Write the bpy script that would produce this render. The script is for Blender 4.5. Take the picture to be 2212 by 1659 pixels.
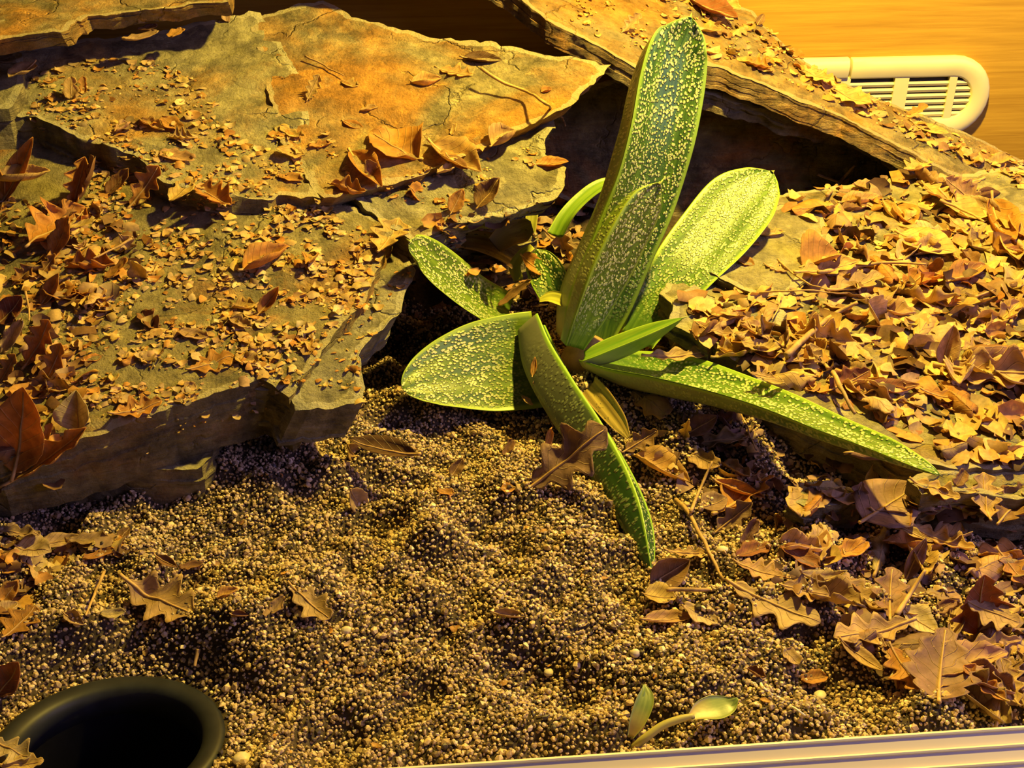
import bpy, math, random
import numpy as np
from mathutils import Vector, Matrix
from mathutils.bvhtree import BVHTree
from mathutils.geometry import delaunay_2d_cdt

for o in list(bpy.data.objects):
    bpy.data.objects.remove(o, do_unlink=True)
SC = bpy.context.scene
COL = SC.collection
rng = np.random.default_rng(7)
random.seed(7)

# ------------------------------------------------------------------ camera
H, PITCH, FPX = 0.366, math.radians(30.0), 2553.0
CP, SP = math.cos(PITCH), math.sin(PITCH)
cam = bpy.data.cameras.new('camera')
cam.sensor_fit = 'HORIZONTAL'
cam.sensor_width = 36.0
cam.lens = 36.0 * FPX / 2212.0
cam.clip_start = 0.01
cam_o = bpy.data.objects.new('camera', cam)
cam_o.location = (0, 0, H)
cam_o.rotation_euler = (math.radians(90) - PITCH, 0, 0)
COL.objects.link(cam_o)
SC.camera = cam_o

# ------------------------------------------------------------------ light
world = bpy.data.worlds.new('room')
SC.world = world
world.use_nodes = True
world.node_tree.nodes['Background'].inputs[0].default_value = (0.34, 0.32, 0.60, 1)
world.node_tree.nodes['Background'].inputs[1].default_value = 0.045

LAMP = bpy.data.lights.new('terrarium_lamp', 'POINT')
LAMP.energy = 36.0
LAMP.color = (1.0, 0.71, 0.11)
LAMP.shadow_soft_size = 0.016
lo = bpy.data.objects.new('terrarium_lamp', LAMP)
lo.location = (0.23, 0.695, 0.58)
COL.objects.link(lo)

DAY = bpy.data.lights.new('room_daylight', 'AREA')
DAY.energy = 3.6
DAY.color = (0.56, 0.42, 1.0)
DAY.shape = 'RECTANGLE'
DAY.size, DAY.size_y = 0.6, 0.4
do = bpy.data.objects.new('room_daylight', DAY)
do.location = (0.92, 0.18, 0.50)
do.rotation_euler = (Vector((0.25, 0.52, 0.0)) - Vector(do.location)).to_track_quat('-Z', 'Y').to_euler()
COL.objects.link(do)

vs = SC.view_settings
vs.view_transform = 'Standard'
vs.look = 'None'
vs.gamma = 1.0
vs.use_curve_mapping = False
vs.exposure = 0.18

# ------------------------------------------------------------------ helpers
def ray(px, py):
    u, v = (px - 1106.0) / FPX, (829.5 - py) / FPX
    return np.array([u, CP + v * SP, -SP + v * CP])

CAMP = np.array([0, 0, H])

def at_y(px, py, y):
    d = ray(px, py)
    return CAMP + d * (y / d[1])

def at_plane(px, py, pl):                        # plane z = a + b*y + c*x
    a, b, c = pl
    d = ray(px, py)
    return CAMP + d * ((a - H) / (d[2] - b * d[1] - c * d[0]))

def to_px(p):
    q = np.asarray(p) - CAMP
    dep = q[..., 1] * CP - q[..., 2] * SP
    up = q[..., 1] * SP + q[..., 2] * CP
    return 1106 + FPX * q[..., 0] / dep, 829.5 - FPX * up / dep

def _hash(ix, iy, iz, s):
    h = (ix.astype(np.int64) * 374761393 + iy.astype(np.int64) * 668265263 + iz.astype(np.int64) * 2147483647 + s * 1274126177) & 0xffffffff
    h = ((h ^ (h >> 13)) * 1274126177) & 0xffffffff
    return ((h ^ (h >> 16)) & 0xffff) / 65535.0

def vnoise(p, s=0):
    p = np.atleast_2d(p)
    i = np.floor(p); f = p - i; f = f * f * (3 - 2 * f)
    i = i.astype(np.int64)
    r = 0
    for dx in (0, 1):
        for dy in (0, 1):
            for dz in (0, 1):
                w = (f[:, 0] if dx else 1 - f[:, 0]) * (f[:, 1] if dy else 1 - f[:, 1]) * (f[:, 2] if dz else 1 - f[:, 2])
                r = r + w * _hash(i[:, 0] + dx, i[:, 1] + dy, i[:, 2] + dz, s)
    return r

def fbm(p, s=0, o=3):
    r, a, t = 0, 1.0, 0
    for k in range(o):
        r = r + a * vnoise(p * (2 ** k), s + k * 17); t += a; a *= .5
    return r / t

def in_poly(x, y, poly):
    x, y = np.asarray(x, float), np.asarray(y, float)
    c = np.zeros(x.shape, bool)
    n = len(poly)
    for i in range(n):
        x1, y1 = poly[i]; x2, y2 = poly[(i + 1) % n]
        m = ((y1 > y) != (y2 > y)) & (x < (x2 - x1) * (y - y1) / ((y2 - y1) + 1e-12) + x1)
        c ^= m
    return c

def mesh_from(name, V, F, mat, uv=None, smooth=True, col=None):
    me = bpy.data.meshes.new(name)
    V = np.asarray(V, np.float32)
    F = [tuple(int(i) for i in f) for f in F] if not isinstance(F, np.ndarray) else F
    if isinstance(F, np.ndarray):
        n, k = F.shape
        me.vertices.add(len(V)); me.vertices.foreach_set('co', V.ravel())
        me.loops.add(n * k); me.loops.foreach_set('vertex_index', F.ravel().astype(np.int32))
        me.polygons.add(n)
        me.polygons.foreach_set('loop_start', np.arange(0, n * k, k, dtype=np.int32))
        me.polygons.foreach_set('loop_total', np.full(n, k, np.int32))
        me.update(calc_edges=True)
    else:
        me.from_pydata([tuple(map(float, v)) for v in V], [], F)
    if uv is not None:
        lay = me.uv_layers.new(name='UVMap')
        vi = np.empty(len(me.loops), np.int32); me.loops.foreach_get('vertex_index', vi)
        lay.data.foreach_set('uv', np.asarray(uv, np.float32)[vi].ravel())
    if col is not None:
        at = me.color_attributes.new('tint', 'FLOAT_COLOR', 'POINT')
        at.data.foreach_set('color', np.c_[np.asarray(col, np.float32), np.ones(len(V), np.float32)].ravel())
    me.polygons.foreach_set('use_smooth', np.full(len(me.polygons), smooth, bool))
    if mat: me.materials.append(mat)
    me.validate(); me.update()
    return me

def link(name, me, parent=None, label=None, cat=None, group=None, kind=None, color=None):
    o = bpy.data.objects.new(name, me)
    COL.objects.link(o)
    if parent: o.parent = parent
    for k, v in (('label', label), ('category', cat), ('group', group), ('kind', kind)):
        if v: o[k] = v
    if color is not None: o.color = (*color, 1)
    return o

# ------------------------------------------------------------------ materials
def new_mat(name):
    m = bpy.data.materials.new(name); m.use_nodes = True
    nt = m.node_tree
    b = nt.nodes['Principled BSDF']
    return m, nt, b

def N(nt, t, **kw):
    n = nt.nodes.new(t)
    for k, v in kw.items():
        if k in n.inputs: n.inputs[k].default_value = v
        else: setattr(n, k, v)
    return n

def ramp(nt, fac, stops, interp='LINEAR'):
    r = nt.nodes.new('ShaderNodeValToRGB')
    r.color_ramp.interpolation = interp
    els = r.color_ramp.elements
    els[0].position, els[0].color = stops[0][0], (*stops[0][1], 1)
    els[1].position, els[1].color = stops[1][0], (*stops[1][1], 1)
    for p, c in stops[2:]:
        e = els.new(p); e.color = (*c, 1)
    nt.links.new(fac, r.inputs[0])
    return r.outputs[0]

def mixc(nt, fac, a, b, mode='MIX'):
    m = nt.nodes.new('ShaderNodeMix'); m.data_type = 'RGBA'; m.blend_type = mode
    for sock, v in ((m.inputs[0], fac), (m.inputs[6], a), (m.inputs[7], b)):
        if isinstance(v, (int, float)): sock.default_value = v
        elif isinstance(v, tuple): sock.default_value = (*v, 1)
        else: nt.links.new(v, sock)
    return m.outputs[2]

def noise(nt, co, scale, detail=4, rough=.55, dist=0, sc3=None):
    if sc3:
        mp = nt.nodes.new('ShaderNodeMapping'); mp.inputs['Scale'].default_value = sc3
        nt.links.new(co, mp.inputs[0]); co = mp.outputs[0]
    n = N(nt, 'ShaderNodeTexNoise', Scale=scale, Detail=detail, Roughness=rough, Distortion=dist)
    nt.links.new(co, n.inputs['Vector'])
    return n.outputs[0]

def bump(nt, b, h, strength, dist):
    n = N(nt, 'ShaderNodeBump', Strength=strength, Distance=dist)
    nt.links.new(h, n.inputs['Height'])
    return n

def rock_mat(name, olive, rust, lo_, hi_, seed, dark=0.35):
    m, nt, b = new_mat(name)
    tc = nt.nodes.new('ShaderNodeTexCoord')
    mp = nt.nodes.new('ShaderNodeMapping'); mp.inputs['Location'].default_value = (seed * 3.1, seed * 1.7, seed * .9)
    nt.links.new(tc.outputs['Object'], mp.inputs[0]); co = mp.outputs[0]
    patch = noise(nt, co, 11, 6, .62, .6)
    f = ramp(nt, patch, [(lo_, (0, 0, 0)), (hi_, (1, 1, 1))])
    c = mixc(nt, f, olive, rust)
    tone = noise(nt, co, 60, 6, .7)
    c = mixc(nt, 1.0, c, ramp(nt, tone, [(.30, (.34, .33, .32)), (.70, (1.5, 1.48, 1.4))]), 'MULTIPLY')
    pale = ramp(nt, noise(nt, co, 26, 8, .75), [(.60, (0, 0, 0)), (.72, (.75, .75, .75))])
    c = mixc(nt, pale, c, tuple(min(1, x * 1.55 + .03) for x in olive))
    pit = ramp(nt, noise(nt, co, 330, 3, .6), [(.60, (0, 0, 0)), (.70, (dark, dark, dark))])
    c = mixc(nt, pit, c, tuple(x * .25 for x in olive))
    # thin cleavage sheets: crisp steps, each sheet with its own tone
    tn = noise(nt, co, 17, 7, .58, .0)
    t1 = N(nt, 'ShaderNodeMath', operation='MULTIPLY'); t1.inputs[1].default_value = 22.0; nt.links.new(tn, t1.inputs[0])
    tf = N(nt, 'ShaderNodeMath', operation='FLOOR'); nt.links.new(t1.outputs[0], tf.inputs[0])
    wh = N(nt, 'ShaderNodeTexWhiteNoise'); wh.noise_dimensions = '1D'; nt.links.new(tf.outputs[0], wh.inputs['W'])
    c = mixc(nt, 1.0, c, ramp(nt, wh.outputs['Value'], [(.0, (.68, .68, .70)), (1.0, (1.22, 1.2, 1.12))]), 'MULTIPLY')
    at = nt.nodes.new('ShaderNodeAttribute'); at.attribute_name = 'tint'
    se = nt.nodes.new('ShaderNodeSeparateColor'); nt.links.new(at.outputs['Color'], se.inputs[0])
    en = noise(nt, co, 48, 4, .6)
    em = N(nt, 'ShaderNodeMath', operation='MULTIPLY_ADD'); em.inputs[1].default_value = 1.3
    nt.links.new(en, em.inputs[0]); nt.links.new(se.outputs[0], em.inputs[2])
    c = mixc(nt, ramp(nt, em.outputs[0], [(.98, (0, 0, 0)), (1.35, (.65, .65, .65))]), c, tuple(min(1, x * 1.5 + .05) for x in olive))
    # strata lines on the broken edges
    st = noise(nt, co, 1.0, 6, .7, .4, (38, 38, 260))
    geo = nt.nodes.new('ShaderNodeNewGeometry')
    sx = nt.nodes.new('ShaderNodeSeparateXYZ'); nt.links.new(geo.outputs['Normal'], sx.inputs[0])
    ab = N(nt, 'ShaderNodeMath', operation='ABSOLUTE'); nt.links.new(sx.outputs[2], ab.inputs[0])
    side = ramp(nt, ab.outputs[0], [(.45, (1, 1, 1)), (.8, (0, 0, 0))])
    sc = ramp(nt, st, [(.3, (.68, .64, .56)), (.7, (1.1, 1.07, 1.03))])
    c2 = mixc(nt, 1.0, c, sc, 'MULTIPLY')
    c = mixc(nt, side, c, c2)
    nt.links.new(c, b.inputs['Base Color'])
    b.inputs['Roughness'].default_value = .62
    b.inputs['Specular IOR Level'].default_value = .35
    # hairline cracks along the cleavage
    wp = nt.nodes.new('ShaderNodeVectorMath'); wp.operation = 'ADD'
    wn = N(nt, 'ShaderNodeTexNoise', Scale=30.0, Detail=5.0); nt.links.new(co, wn.inputs['Vector'])
    ws = nt.nodes.new('ShaderNodeVectorMath'); ws.operation = 'SCALE'; ws.inputs[3].default_value = .05
    nt.links.new(wn.outputs[1], ws.inputs[0]); nt.links.new(co, wp.inputs[0]); nt.links.new(ws.outputs[0], wp.inputs[1])
    vc = N(nt, 'ShaderNodeTexVoronoi', Scale=15.0); vc.feature = 'DISTANCE_TO_EDGE'; nt.links.new(wp.outputs[0], vc.inputs['Vector'])
    ck = ramp(nt, vc.outputs['Distance'], [(.0, (1, 1, 1)), (.018, (0, 0, 0))])
    cm = ramp(nt, noise(nt, co, 14, 3, .6), [(.48, (0, 0, 0)), (.56, (1, 1, 1))])
    ckm = N(nt, 'ShaderNodeMath', operation='MULTIPLY'); nt.links.new(ck, ckm.inputs[0]); nt.links.new(cm, ckm.inputs[1])
    # relief
    h1 = noise(nt, co, 42, 11, .74, 0)
    h2 = noise(nt, co, 520, 3, .6)
    ad = N(nt, 'ShaderNodeMath', operation='MULTIPLY_ADD'); ad.inputs[1].default_value = .3
    nt.links.new(h2, ad.inputs[0]); nt.links.new(h1, ad.inputs[2])
    ad2 = N(nt, 'ShaderNodeMath', operation='MULTIPLY_ADD')
    nt.links.new(st, ad2.inputs[0]); nt.links.new(side, ad2.inputs[1]); nt.links.new(ad.outputs[0], ad2.inputs[2])
    cs = N(nt, 'ShaderNodeMath', operation='MULTIPLY_ADD'); cs.inputs[1].default_value = -.45
    nt.links.new(ckm.outputs[0], cs.inputs[0]); nt.links.new(ad2.outputs[0], cs.inputs[2])
    ts = N(nt, 'ShaderNodeMath', operation='MULTIPLY_ADD'); ts.inputs[1].default_value = .16
    nt.links.new(tf.outputs[0], ts.inputs[0]); nt.links.new(cs.outputs[0], ts.inputs[2])
    bp = bump(nt, b, ts.outputs[0], 1.0, .0062)
    nt.links.new(bp.outputs[0], b.inputs['Normal'])
    return m

OLIVE, RUST = (.34, .30, .17), (.50, .20, .05)
M_SLATE = rock_mat('slate_olive', (.33, .29, .15), (.42, .20, .055), .52, .66, 1)
M_SLATE2 = rock_mat('slate_mixed', (.36, .33, .20), (.44, .26, .08), .50, .66, 5)
M_RUST = rock_mat('slate_rust', (.35, .31, .18), (.50, .26, .06), .40, .58, 3)
M_GREY = rock_mat('slate_grey', (.33, .31, .21), (.40, .24, .09), .56, .74, 8)
M_RIDGE = rock_mat('slate_ridge', (.30, .25, .15), (.42, .23, .06), .42, .62, 11)

def leaf_mat():
    m, nt, b = new_mat('dry_leaf')
    uv = nt.nodes.new('ShaderNodeUVMap')
    tc = nt.nodes.new('ShaderNodeTexCoord')
    oi = nt.nodes.new('ShaderNodeObjectInfo')
    s = nt.nodes.new('ShaderNodeSeparateXYZ'); nt.links.new(uv.outputs[0], s.inputs[0])
    # v in 0..1, midrib at .5
    sub = N(nt, 'ShaderNodeMath', operation='SUBTRACT'); sub.inputs[1].default_value = .5; nt.links.new(s.outputs[1], sub.inputs[0])
    ab = N(nt, 'ShaderNodeMath', operation='ABSOLUTE'); nt.links.new(sub.outputs[0], ab.inputs[0])
    # side veins run forward from the midrib
    ma = N(nt, 'ShaderNodeMath', operation='MULTIPLY_ADD'); ma.inputs[1].default_value = -.55
    nt.links.new(ab.outputs[0], ma.inputs[0]); nt.links.new(s.outputs[0], ma.inputs[2])
    wv = N(nt, 'ShaderNodeMath', operation='MULTIPLY'); wv.inputs[1].default_value = 44.0; nt.links.new(ma.outputs[0], wv.inputs[0])
    sn = N(nt, 'ShaderNodeMath', operation='SINE'); nt.links.new(wv.outputs[0], sn.inputs[0])
    vein = ramp(nt, sn.outputs[0], [(.90, (0, 0, 0)), (1.0, (1, 1, 1))])
    mid = ramp(nt, ab.outputs[0], [(.0, (1, 1, 1)), (.045, (0, 0, 0))])
    vv = mixc(nt, 1.0, vein, mid, 'ADD')
    n1 = noise(nt, tc.outputs['Object'], 55, 5, .65)
    n2 = noise(nt, tc.outputs['Object'], 260, 4, .7)
    c = mixc(nt, 1.0, oi.outputs['Color'], ramp(nt, n1, [(.3, (.62, .55, .5)), (.7, (1.22, 1.2, 1.12))]), 'MULTIPLY')
    c = mixc(nt, 1.0, c, ramp(nt, n2, [(.3, (.78, .76, .72)), (.7, (1.12, 1.12, 1.12))]), 'MULTIPLY')
    sp = ramp(nt, n2, [(.70, (0, 0, 0)), (.78, (.7, .7, .7))])
    c = mixc(nt, sp, c, (.06, .03, .015))
    f = N(nt, 'ShaderNodeMath', operation='MULTIPLY'); f.inputs[1].default_value = .30; nt.links.new(vv, f.inputs[0])
    c = mixc(nt, f.outputs[0], c, (.62, .46, .24))
    nt.links.new(c, b.inputs['Base Color'])
    b.inputs['Roughness'].default_value = .58
    b.inputs['Specular IOR Level'].default_value = .35
    hh = N(nt, 'ShaderNodeMath', operation='MULTIPLY_ADD'); hh.inputs[1].default_value = .5
    nt.links.new(vv, hh.inputs[0]); nt.links.new(n1, hh.inputs[2])
    bp = bump(nt, b, hh.outputs[0], .6, .0016)
    nt.links.new(bp.outputs[0], b.inputs['Normal'])
    tr = nt.nodes.new('ShaderNodeBsdfTranslucent'); nt.links.new(c, tr.inputs[0])
    ms = nt.nodes.new('ShaderNodeMixShader'); ms.inputs[0].default_value = .40
    out = nt.nodes['Material Output']
    nt.links.new(b.outputs[0], ms.inputs[1]); nt.links.new(tr.outputs[0], ms.inputs[2]); nt.links.new(ms.outputs[0], out.inputs[0])
    return m
M_LEAF = leaf_mat()

def crumb_mat():
    m, nt, b = new_mat('leaf_crumb')
    a = nt.nodes.new('ShaderNodeAttribute'); a.attribute_name = 'tint'
    tc = nt.nodes.new('ShaderNodeTexCoord')
    c = mixc(nt, 1.0, a.outputs['Color'], ramp(nt, noise(nt, tc.outputs['Object'], 240, 4, .7), [(.3, (.65, .6, .55)), (.7, (1.2, 1.18, 1.1))]), 'MULTIPLY')
    nt.links.new(c, b.inputs['Base Color']); b.inputs['Roughness'].default_value = .6
    tr = nt.nodes.new('ShaderNodeBsdfTranslucent'); nt.links.new(c, tr.inputs[0])
    ms = nt.nodes.new('ShaderNodeMixShader'); ms.inputs[0].default_value = .35
    nt.links.new(b.outputs[0], ms.inputs[1]); nt.links.new(tr.outputs[0], ms.inputs[2])
    nt.links.new(ms.outputs[0], nt.nodes['Material Output'].inputs[0])
    return m
M_CRUMB = crumb_mat()

def grain_mat():
    m, nt, b = new_mat('sand_grain')
    a = nt.nodes.new('ShaderNodeAttribute'); a.attribute_name = 'tint'
    nt.links.new(a.outputs['Color'], b.inputs['Base Color'])
    b.inputs['Roughness'].default_value = .55
    return m
M_GRAIN = grain_mat()

def plain(name, c, r=.5, spec=.4, nscale=0, amt=.2, bdist=0):
    m, nt, b = new_mat(name)
    b.inputs['Base Color'].default_value = (*c, 1)
    b.inputs['Roughness'].default_value = r
    b.inputs['Specular IOR Level'].default_value = spec
    if nscale:
        tc = nt.nodes.new('ShaderNodeTexCoord')
        n = noise(nt, tc.outputs['Object'], nscale, 5, .6)
        cc = mixc(nt, 1.0, c, ramp(nt, n, [(.3, (1 - amt,) * 3), (.7, (1 + amt,) * 3)]), 'MULTIPLY')
        nt.links.new(cc, b.inputs['Base Color'])
        if bdist:
            bp = bump(nt, b, n, .6, bdist); nt.links.new(bp.outputs[0], b.inputs['Normal'])
    return m

M_STALK = plain('leaf_stalk', (.46, .29, .12), .6, .3, 120, .35)
M_TWIG = plain('twig_bark', (.38, .24, .11), .7, .3, 150, .45, .0008)
M_TWIG_RED = plain('twig_red', (.30, .11, .04), .6, .3, 150, .4)
M_ROOT = plain('pale_root', (.75, .70, .58), .6, .3, 90, .2)
M_SAND = plain('sand_under', (.065, .048, .030), .9, .1, 300, .5, .002)
M_POT = plain('black_plastic', (.016, .018, .022), .5, .28, 90, .3)
M_POT_SHADE = plain('black_plastic_shaded', (.004, .004, .006), .8, .05, 90, .3)  # same plastic as the rim, the shade inside painted in as near-black
M_RAIL = plain('cream_plastic', (.72, .64, .52), .38, .4, 14, .03)
M_VENT = plain('ivory_plastic', (.78, .70, .42), .36, .45, 30, .04)
M_VOID = plain('vent_dark', (.05, .04, .02), .8, .2, 60, .2)
M_PEB = plain('pale_pebble', (.66, .56, .40), .5, .4, 200, .2, .0005)

def wood_mat():
    m, nt, b = new_mat('wood_panel')
    tc = nt.nodes.new('ShaderNodeTexCoord'); co = tc.outputs['Object']
    g1 = noise(nt, co, 1.0, 6, .62, .25, (9, 9, 260))
    g2 = noise(nt, co, 1.0, 5, .6, .4, (3.2, 3.2, 46))
    fl = noise(nt, co, 1.0, 3, .7, 0, (55, 55, 1500))
    c = ramp(nt, g2, [(.3, (.44, .25, .028)), (.7, (.56, .335, .040))])
    c = mixc(nt, 1.0, c, ramp(nt, g1, [(.34, (.80, .75, .68)), (.62, (1.07, 1.07, 1.07))]), 'MULTIPLY')
    c = mixc(nt, ramp(nt, fl, [(.64, (0, 0, 0)), (.74, (.30, .30, .30))]), c, (.36, .17, .03))
    nt.links.new(c, b.inputs['Base Color'])
    b.inputs['Roughness'].default_value = .5
    b.inputs['Specular IOR Level'].default_value = .3
    bp = bump(nt, b, g1, .25, .0008); nt.links.new(bp.outputs[0], b.inputs['Normal'])
    return m
M_WOOD = wood_mat()

def gasteria_mat(name, body, body2, margin, spot, dens, base_pale=(.42, .40, .24)):
    m, nt, b = new_mat(name)
    uv = nt.nodes.new('ShaderNodeUVMap')
    s = nt.nodes.new('ShaderNodeSeparateXYZ'); nt.links.new(uv.outputs[0], s.inputs[0])
    at = nt.nodes.new('ShaderNodeAttribute'); at.attribute_name = 'tint'   # r = edge, g = along 0..1, b = flank
    se = nt.nodes.new('ShaderNodeSeparateColor'); nt.links.new(at.outputs['Color'], se.inputs[0])
    tc = nt.nodes.new('ShaderNodeTexCoord')
    # long streaks of paler tissue (uv: metres across, metres along)
    st = noise(nt, uv.outputs[0], 1.0, 4, .6, 0, (330, 16, 1))
    c = mixc(nt, ramp(nt, st, [(.40, (0, 0, 0)), (.64, (1, 1, 1))]), body, body2)
    # raised pale tubercles
    mp = nt.nodes.new('ShaderNodeMapping'); mp.inputs['Scale'].default_value = (1.15, .8, 1)
    nt.links.new(uv.outputs[0], mp.inputs[0])
    vo = N(nt, 'ShaderNodeTexVoronoi', Scale=600.0, Randomness=1.0)
    vo.feature = 'SMOOTH_F1'
    vo.inputs['Smoothness'].default_value = .15
    nt.links.new(mp.outputs[0], vo.inputs['Vector'])
    dn = noise(nt, uv.outputs[0], 1.0, 3, .6, 0, (190, 45, 1))
    th = N(nt, 'ShaderNodeMath', operation='MULTIPLY_ADD'); th.inputs[1].default_value = .62; th.inputs[2].default_value = dens
    nt.links.new(dn, th.inputs[0])
    df = N(nt, 'ShaderNodeMath', operation='SUBTRACT'); nt.links.new(th.outputs[0], df.inputs[0]); nt.links.new(vo.outputs['Distance'], df.inputs[1])
    sm = N(nt, 'ShaderNodeMath', operation='MULTIPLY'); sm.inputs[1].default_value = 4.5; sm.use_clamp = True
    nt.links.new(df.outputs[0], sm.inputs[0])
    # no warts low down on the leaf or on the margin
    keep = ramp(nt, se.outputs[1], [(.06, (0, 0, 0)), (.30, (1, 1, 1))])
    kp = N(nt, 'ShaderNodeMath', operation='MULTIPLY'); nt.links.new(sm.outputs[0], kp.inputs[0]); nt.links.new(keep, kp.inputs[1])
    ed = ramp(nt, se.outputs[0], [(.86, (0, 0, 0)), (.93, (1, 1, 1))])
    inv = N(nt, 'ShaderNodeMath', operation='SUBTRACT'); inv.inputs[0].default_value = 1.0; nt.links.new(ed, inv.inputs[1])
    kp2 = N(nt, 'ShaderNodeMath', operation='MULTIPLY'); nt.links.new(kp.outputs[0], kp2.inputs[0]); nt.links.new(inv.outputs[0], kp2.inputs[1])
    fk = N(nt, 'ShaderNodeMath', operation='MULTIPLY_ADD'); fk.inputs[1].default_value = -.55; fk.inputs[2].default_value = 1.0
    nt.links.new(se.outputs[2], fk.inputs[0])
    kp3 = N(nt, 'ShaderNodeMath', operation='MULTIPLY'); nt.links.new(kp2.outputs[0], kp3.inputs[0]); nt.links.new(fk.outputs[0], kp3.inputs[1]); kp2 = kp3
    pale = ramp(nt, se.outputs[1], [(.08, (1, 1, 1)), (.50, (0, 0, 0))])
    pf = N(nt, 'ShaderNodeMath', operation='MULTIPLY'); nt.links.new(pale, pf.inputs[0]); nt.links.new(se.outputs[2], pf.inputs[1])
    c = mixc(nt, pf.outputs[0], c, base_pale)
    c = mixc(nt, kp2.outputs[0], c, spot)
    c = mixc(nt, ed, c, margin)
    nt.links.new(c, b.inputs['Base Color'])
    b.inputs['Roughness'].default_value = .40
    b.inputs['Specular IOR Level'].default_value = .42
    b.inputs['Subsurface Weight'].default_value = .0
    hn = noise(nt, tc.outputs['Object'], 130, 3, .5)
    hh = N(nt, 'ShaderNodeMath', operation='MULTIPLY_ADD'); hh.inputs[1].default_value = .25
    nt.links.new(hn, hh.inputs[0]); nt.links.new(kp2.outputs[0], hh.inputs[2])
    bp = bump(nt, b, hh.outputs[0], .75, .0011)
    nt.links.new(bp.outputs[0], b.inputs['Normal'])
    return m
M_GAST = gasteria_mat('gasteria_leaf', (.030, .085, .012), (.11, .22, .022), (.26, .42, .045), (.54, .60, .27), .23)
M_GAST_SHADE = gasteria_mat('gasteria_shaded', (.012, .050, .012), (.035, .10, .022), (.24, .42, .05), (.36, .44, .22), .17, (.20, .21, .15))  # darker copy for the front leaf, shade of its turned-away side painted in
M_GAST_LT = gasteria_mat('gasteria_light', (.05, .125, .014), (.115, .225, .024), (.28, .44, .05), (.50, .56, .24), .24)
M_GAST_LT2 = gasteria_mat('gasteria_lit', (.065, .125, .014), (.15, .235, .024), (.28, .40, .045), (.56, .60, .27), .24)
M_GAST_PLAIN = gasteria_mat('gasteria_plain', (.10, .22, .018), (.20, .32, .03), (.32, .46, .06), (.4, .5, .2), -.5)
M_GAST_YEL = gasteria_mat('gasteria_yellow', (.34, .36, .05), (.50, .50, .08), (.55, .5, .10), (.6, .6, .25), -.6, (.5, .46, .2))
M_GAST_DEAD = gasteria_mat('gasteria_withered', (.22, .15, .045), (.40, .31, .09), (.40, .27, .09), (.05, .035, .015), -.10, (.3, .24, .1))
M_SEED = gasteria_mat('seedling_leaf', (.13, .19, .05), (.26, .32, .09), (.30, .34, .12), (.5, .5, .3), -.5, (.42, .30, .12))

# ------------------------------------------------------------------ tank: back wall, floor, front track (the tank is turned 4.9 degrees to the camera)
PSI = math.radians(4.9)
TX, TY = np.array([math.cos(PSI), math.sin(PSI), 0]), np.array([-math.sin(PSI), math.cos(PSI), 0])
WALL_O = np.array([0.0, 0.935, 0.0])

def tankp(o, x, y, z):
    return o + TX * x + TY * y + np.array([0, 0, z])

def box_mesh(name, o, x0, x1, y0, y1, z0, z1, mat):
    V = [tankp(o, x, y, z) for x in (x0, x1) for y in (y0, y1) for z in (z0, z1)]
    F = [(0, 1, 3, 2), (4, 6, 7, 5), (0, 4, 5, 1), (2, 3, 7, 6), (0, 2, 6, 4), (1, 5, 7, 3)]
    return mesh_from(name, V, F, mat, smooth=False)

def local_box(name, parent_o, x0, x1, y0, y1, z0, z1, mat):
    V = [(x, y, z) for x in (x0, x1) for y in (y0, y1) for z in (z0, z1)]
    F = [(0, 1, 3, 2), (4, 6, 7, 5), (0, 4, 5, 1), (2, 3, 7, 6), (0, 2, 6, 4), (1, 5, 7, 3)]
    return mesh_from(name, V, F, mat, smooth=False)

wall = link('wall_back', local_box('wall_back', None, -.85, .85, 0, .015, -.03, .62, M_WOOD), kind='structure')
wall.location = WALL_O; wall.rotation_euler = (0, 0, PSI)
floor = link('floor', local_box('floor', None, -.85, .85, -.66, .015, -.13, -.11, M_WOOD), kind='structure')
floor.location = WALL_O; floor.rotation_euler = (0, 0, PSI)

# front sliding-door track: a profile swept along the tank's front edge
RZ = 0.020
RAIL_P = at_plane(1560, 1614, (RZ, 0, 0))
def sweep_profile(name, prof, x0, x1, mat):
    V, F = [], []
    for x in (x0, x1):
        V += [(x, p[0], p[1]) for p in prof]
    n = len(prof)
    for i in range(n):
        j = (i + 1) % n
        F.append((i, j, n + j, n + i))
    F.append(tuple(range(n - 1, -1, -1))); F.append(tuple(range(n, 2 * n)))
    return mesh_from(name, V, F, mat, smooth=False)
# y runs towards the tank, z up: three sloping faces, each under a narrow lip
LED, RUN = .0017, .0040
prof, yy, zz = [(.0008, -.09), (.0008, .0)], 0.0, 0.0
lips = []
for k in range(4):
    lips.append((yy - LED * .5, zz))
    yy -= LED; prof.append((yy, zz)); yy -= RUN; zz -= RUN * .72; prof.append((yy, zz))
prof += [(yy - .006, zz), (yy - .006, -.09)]
track = link('trim_1', sweep_profile('trim_1', prof, -.6, .75, M_RAIL), kind='structure')
track.location = RAIL_P; track.rotation_euler = (0, 0, PSI)
for y, z in lips:
    w = .0008
    pr = [(y - w, z - .002), (y + w, z - .002), (y + w, z + .0007), (y + w * .4, z + .0012), (y - w * .4, z + .0012), (y - w, z + .0007)]
    link('track_ridge', sweep_profile('track_ridge', pr, -.6, .75, M_RAIL), parent=track)

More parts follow.
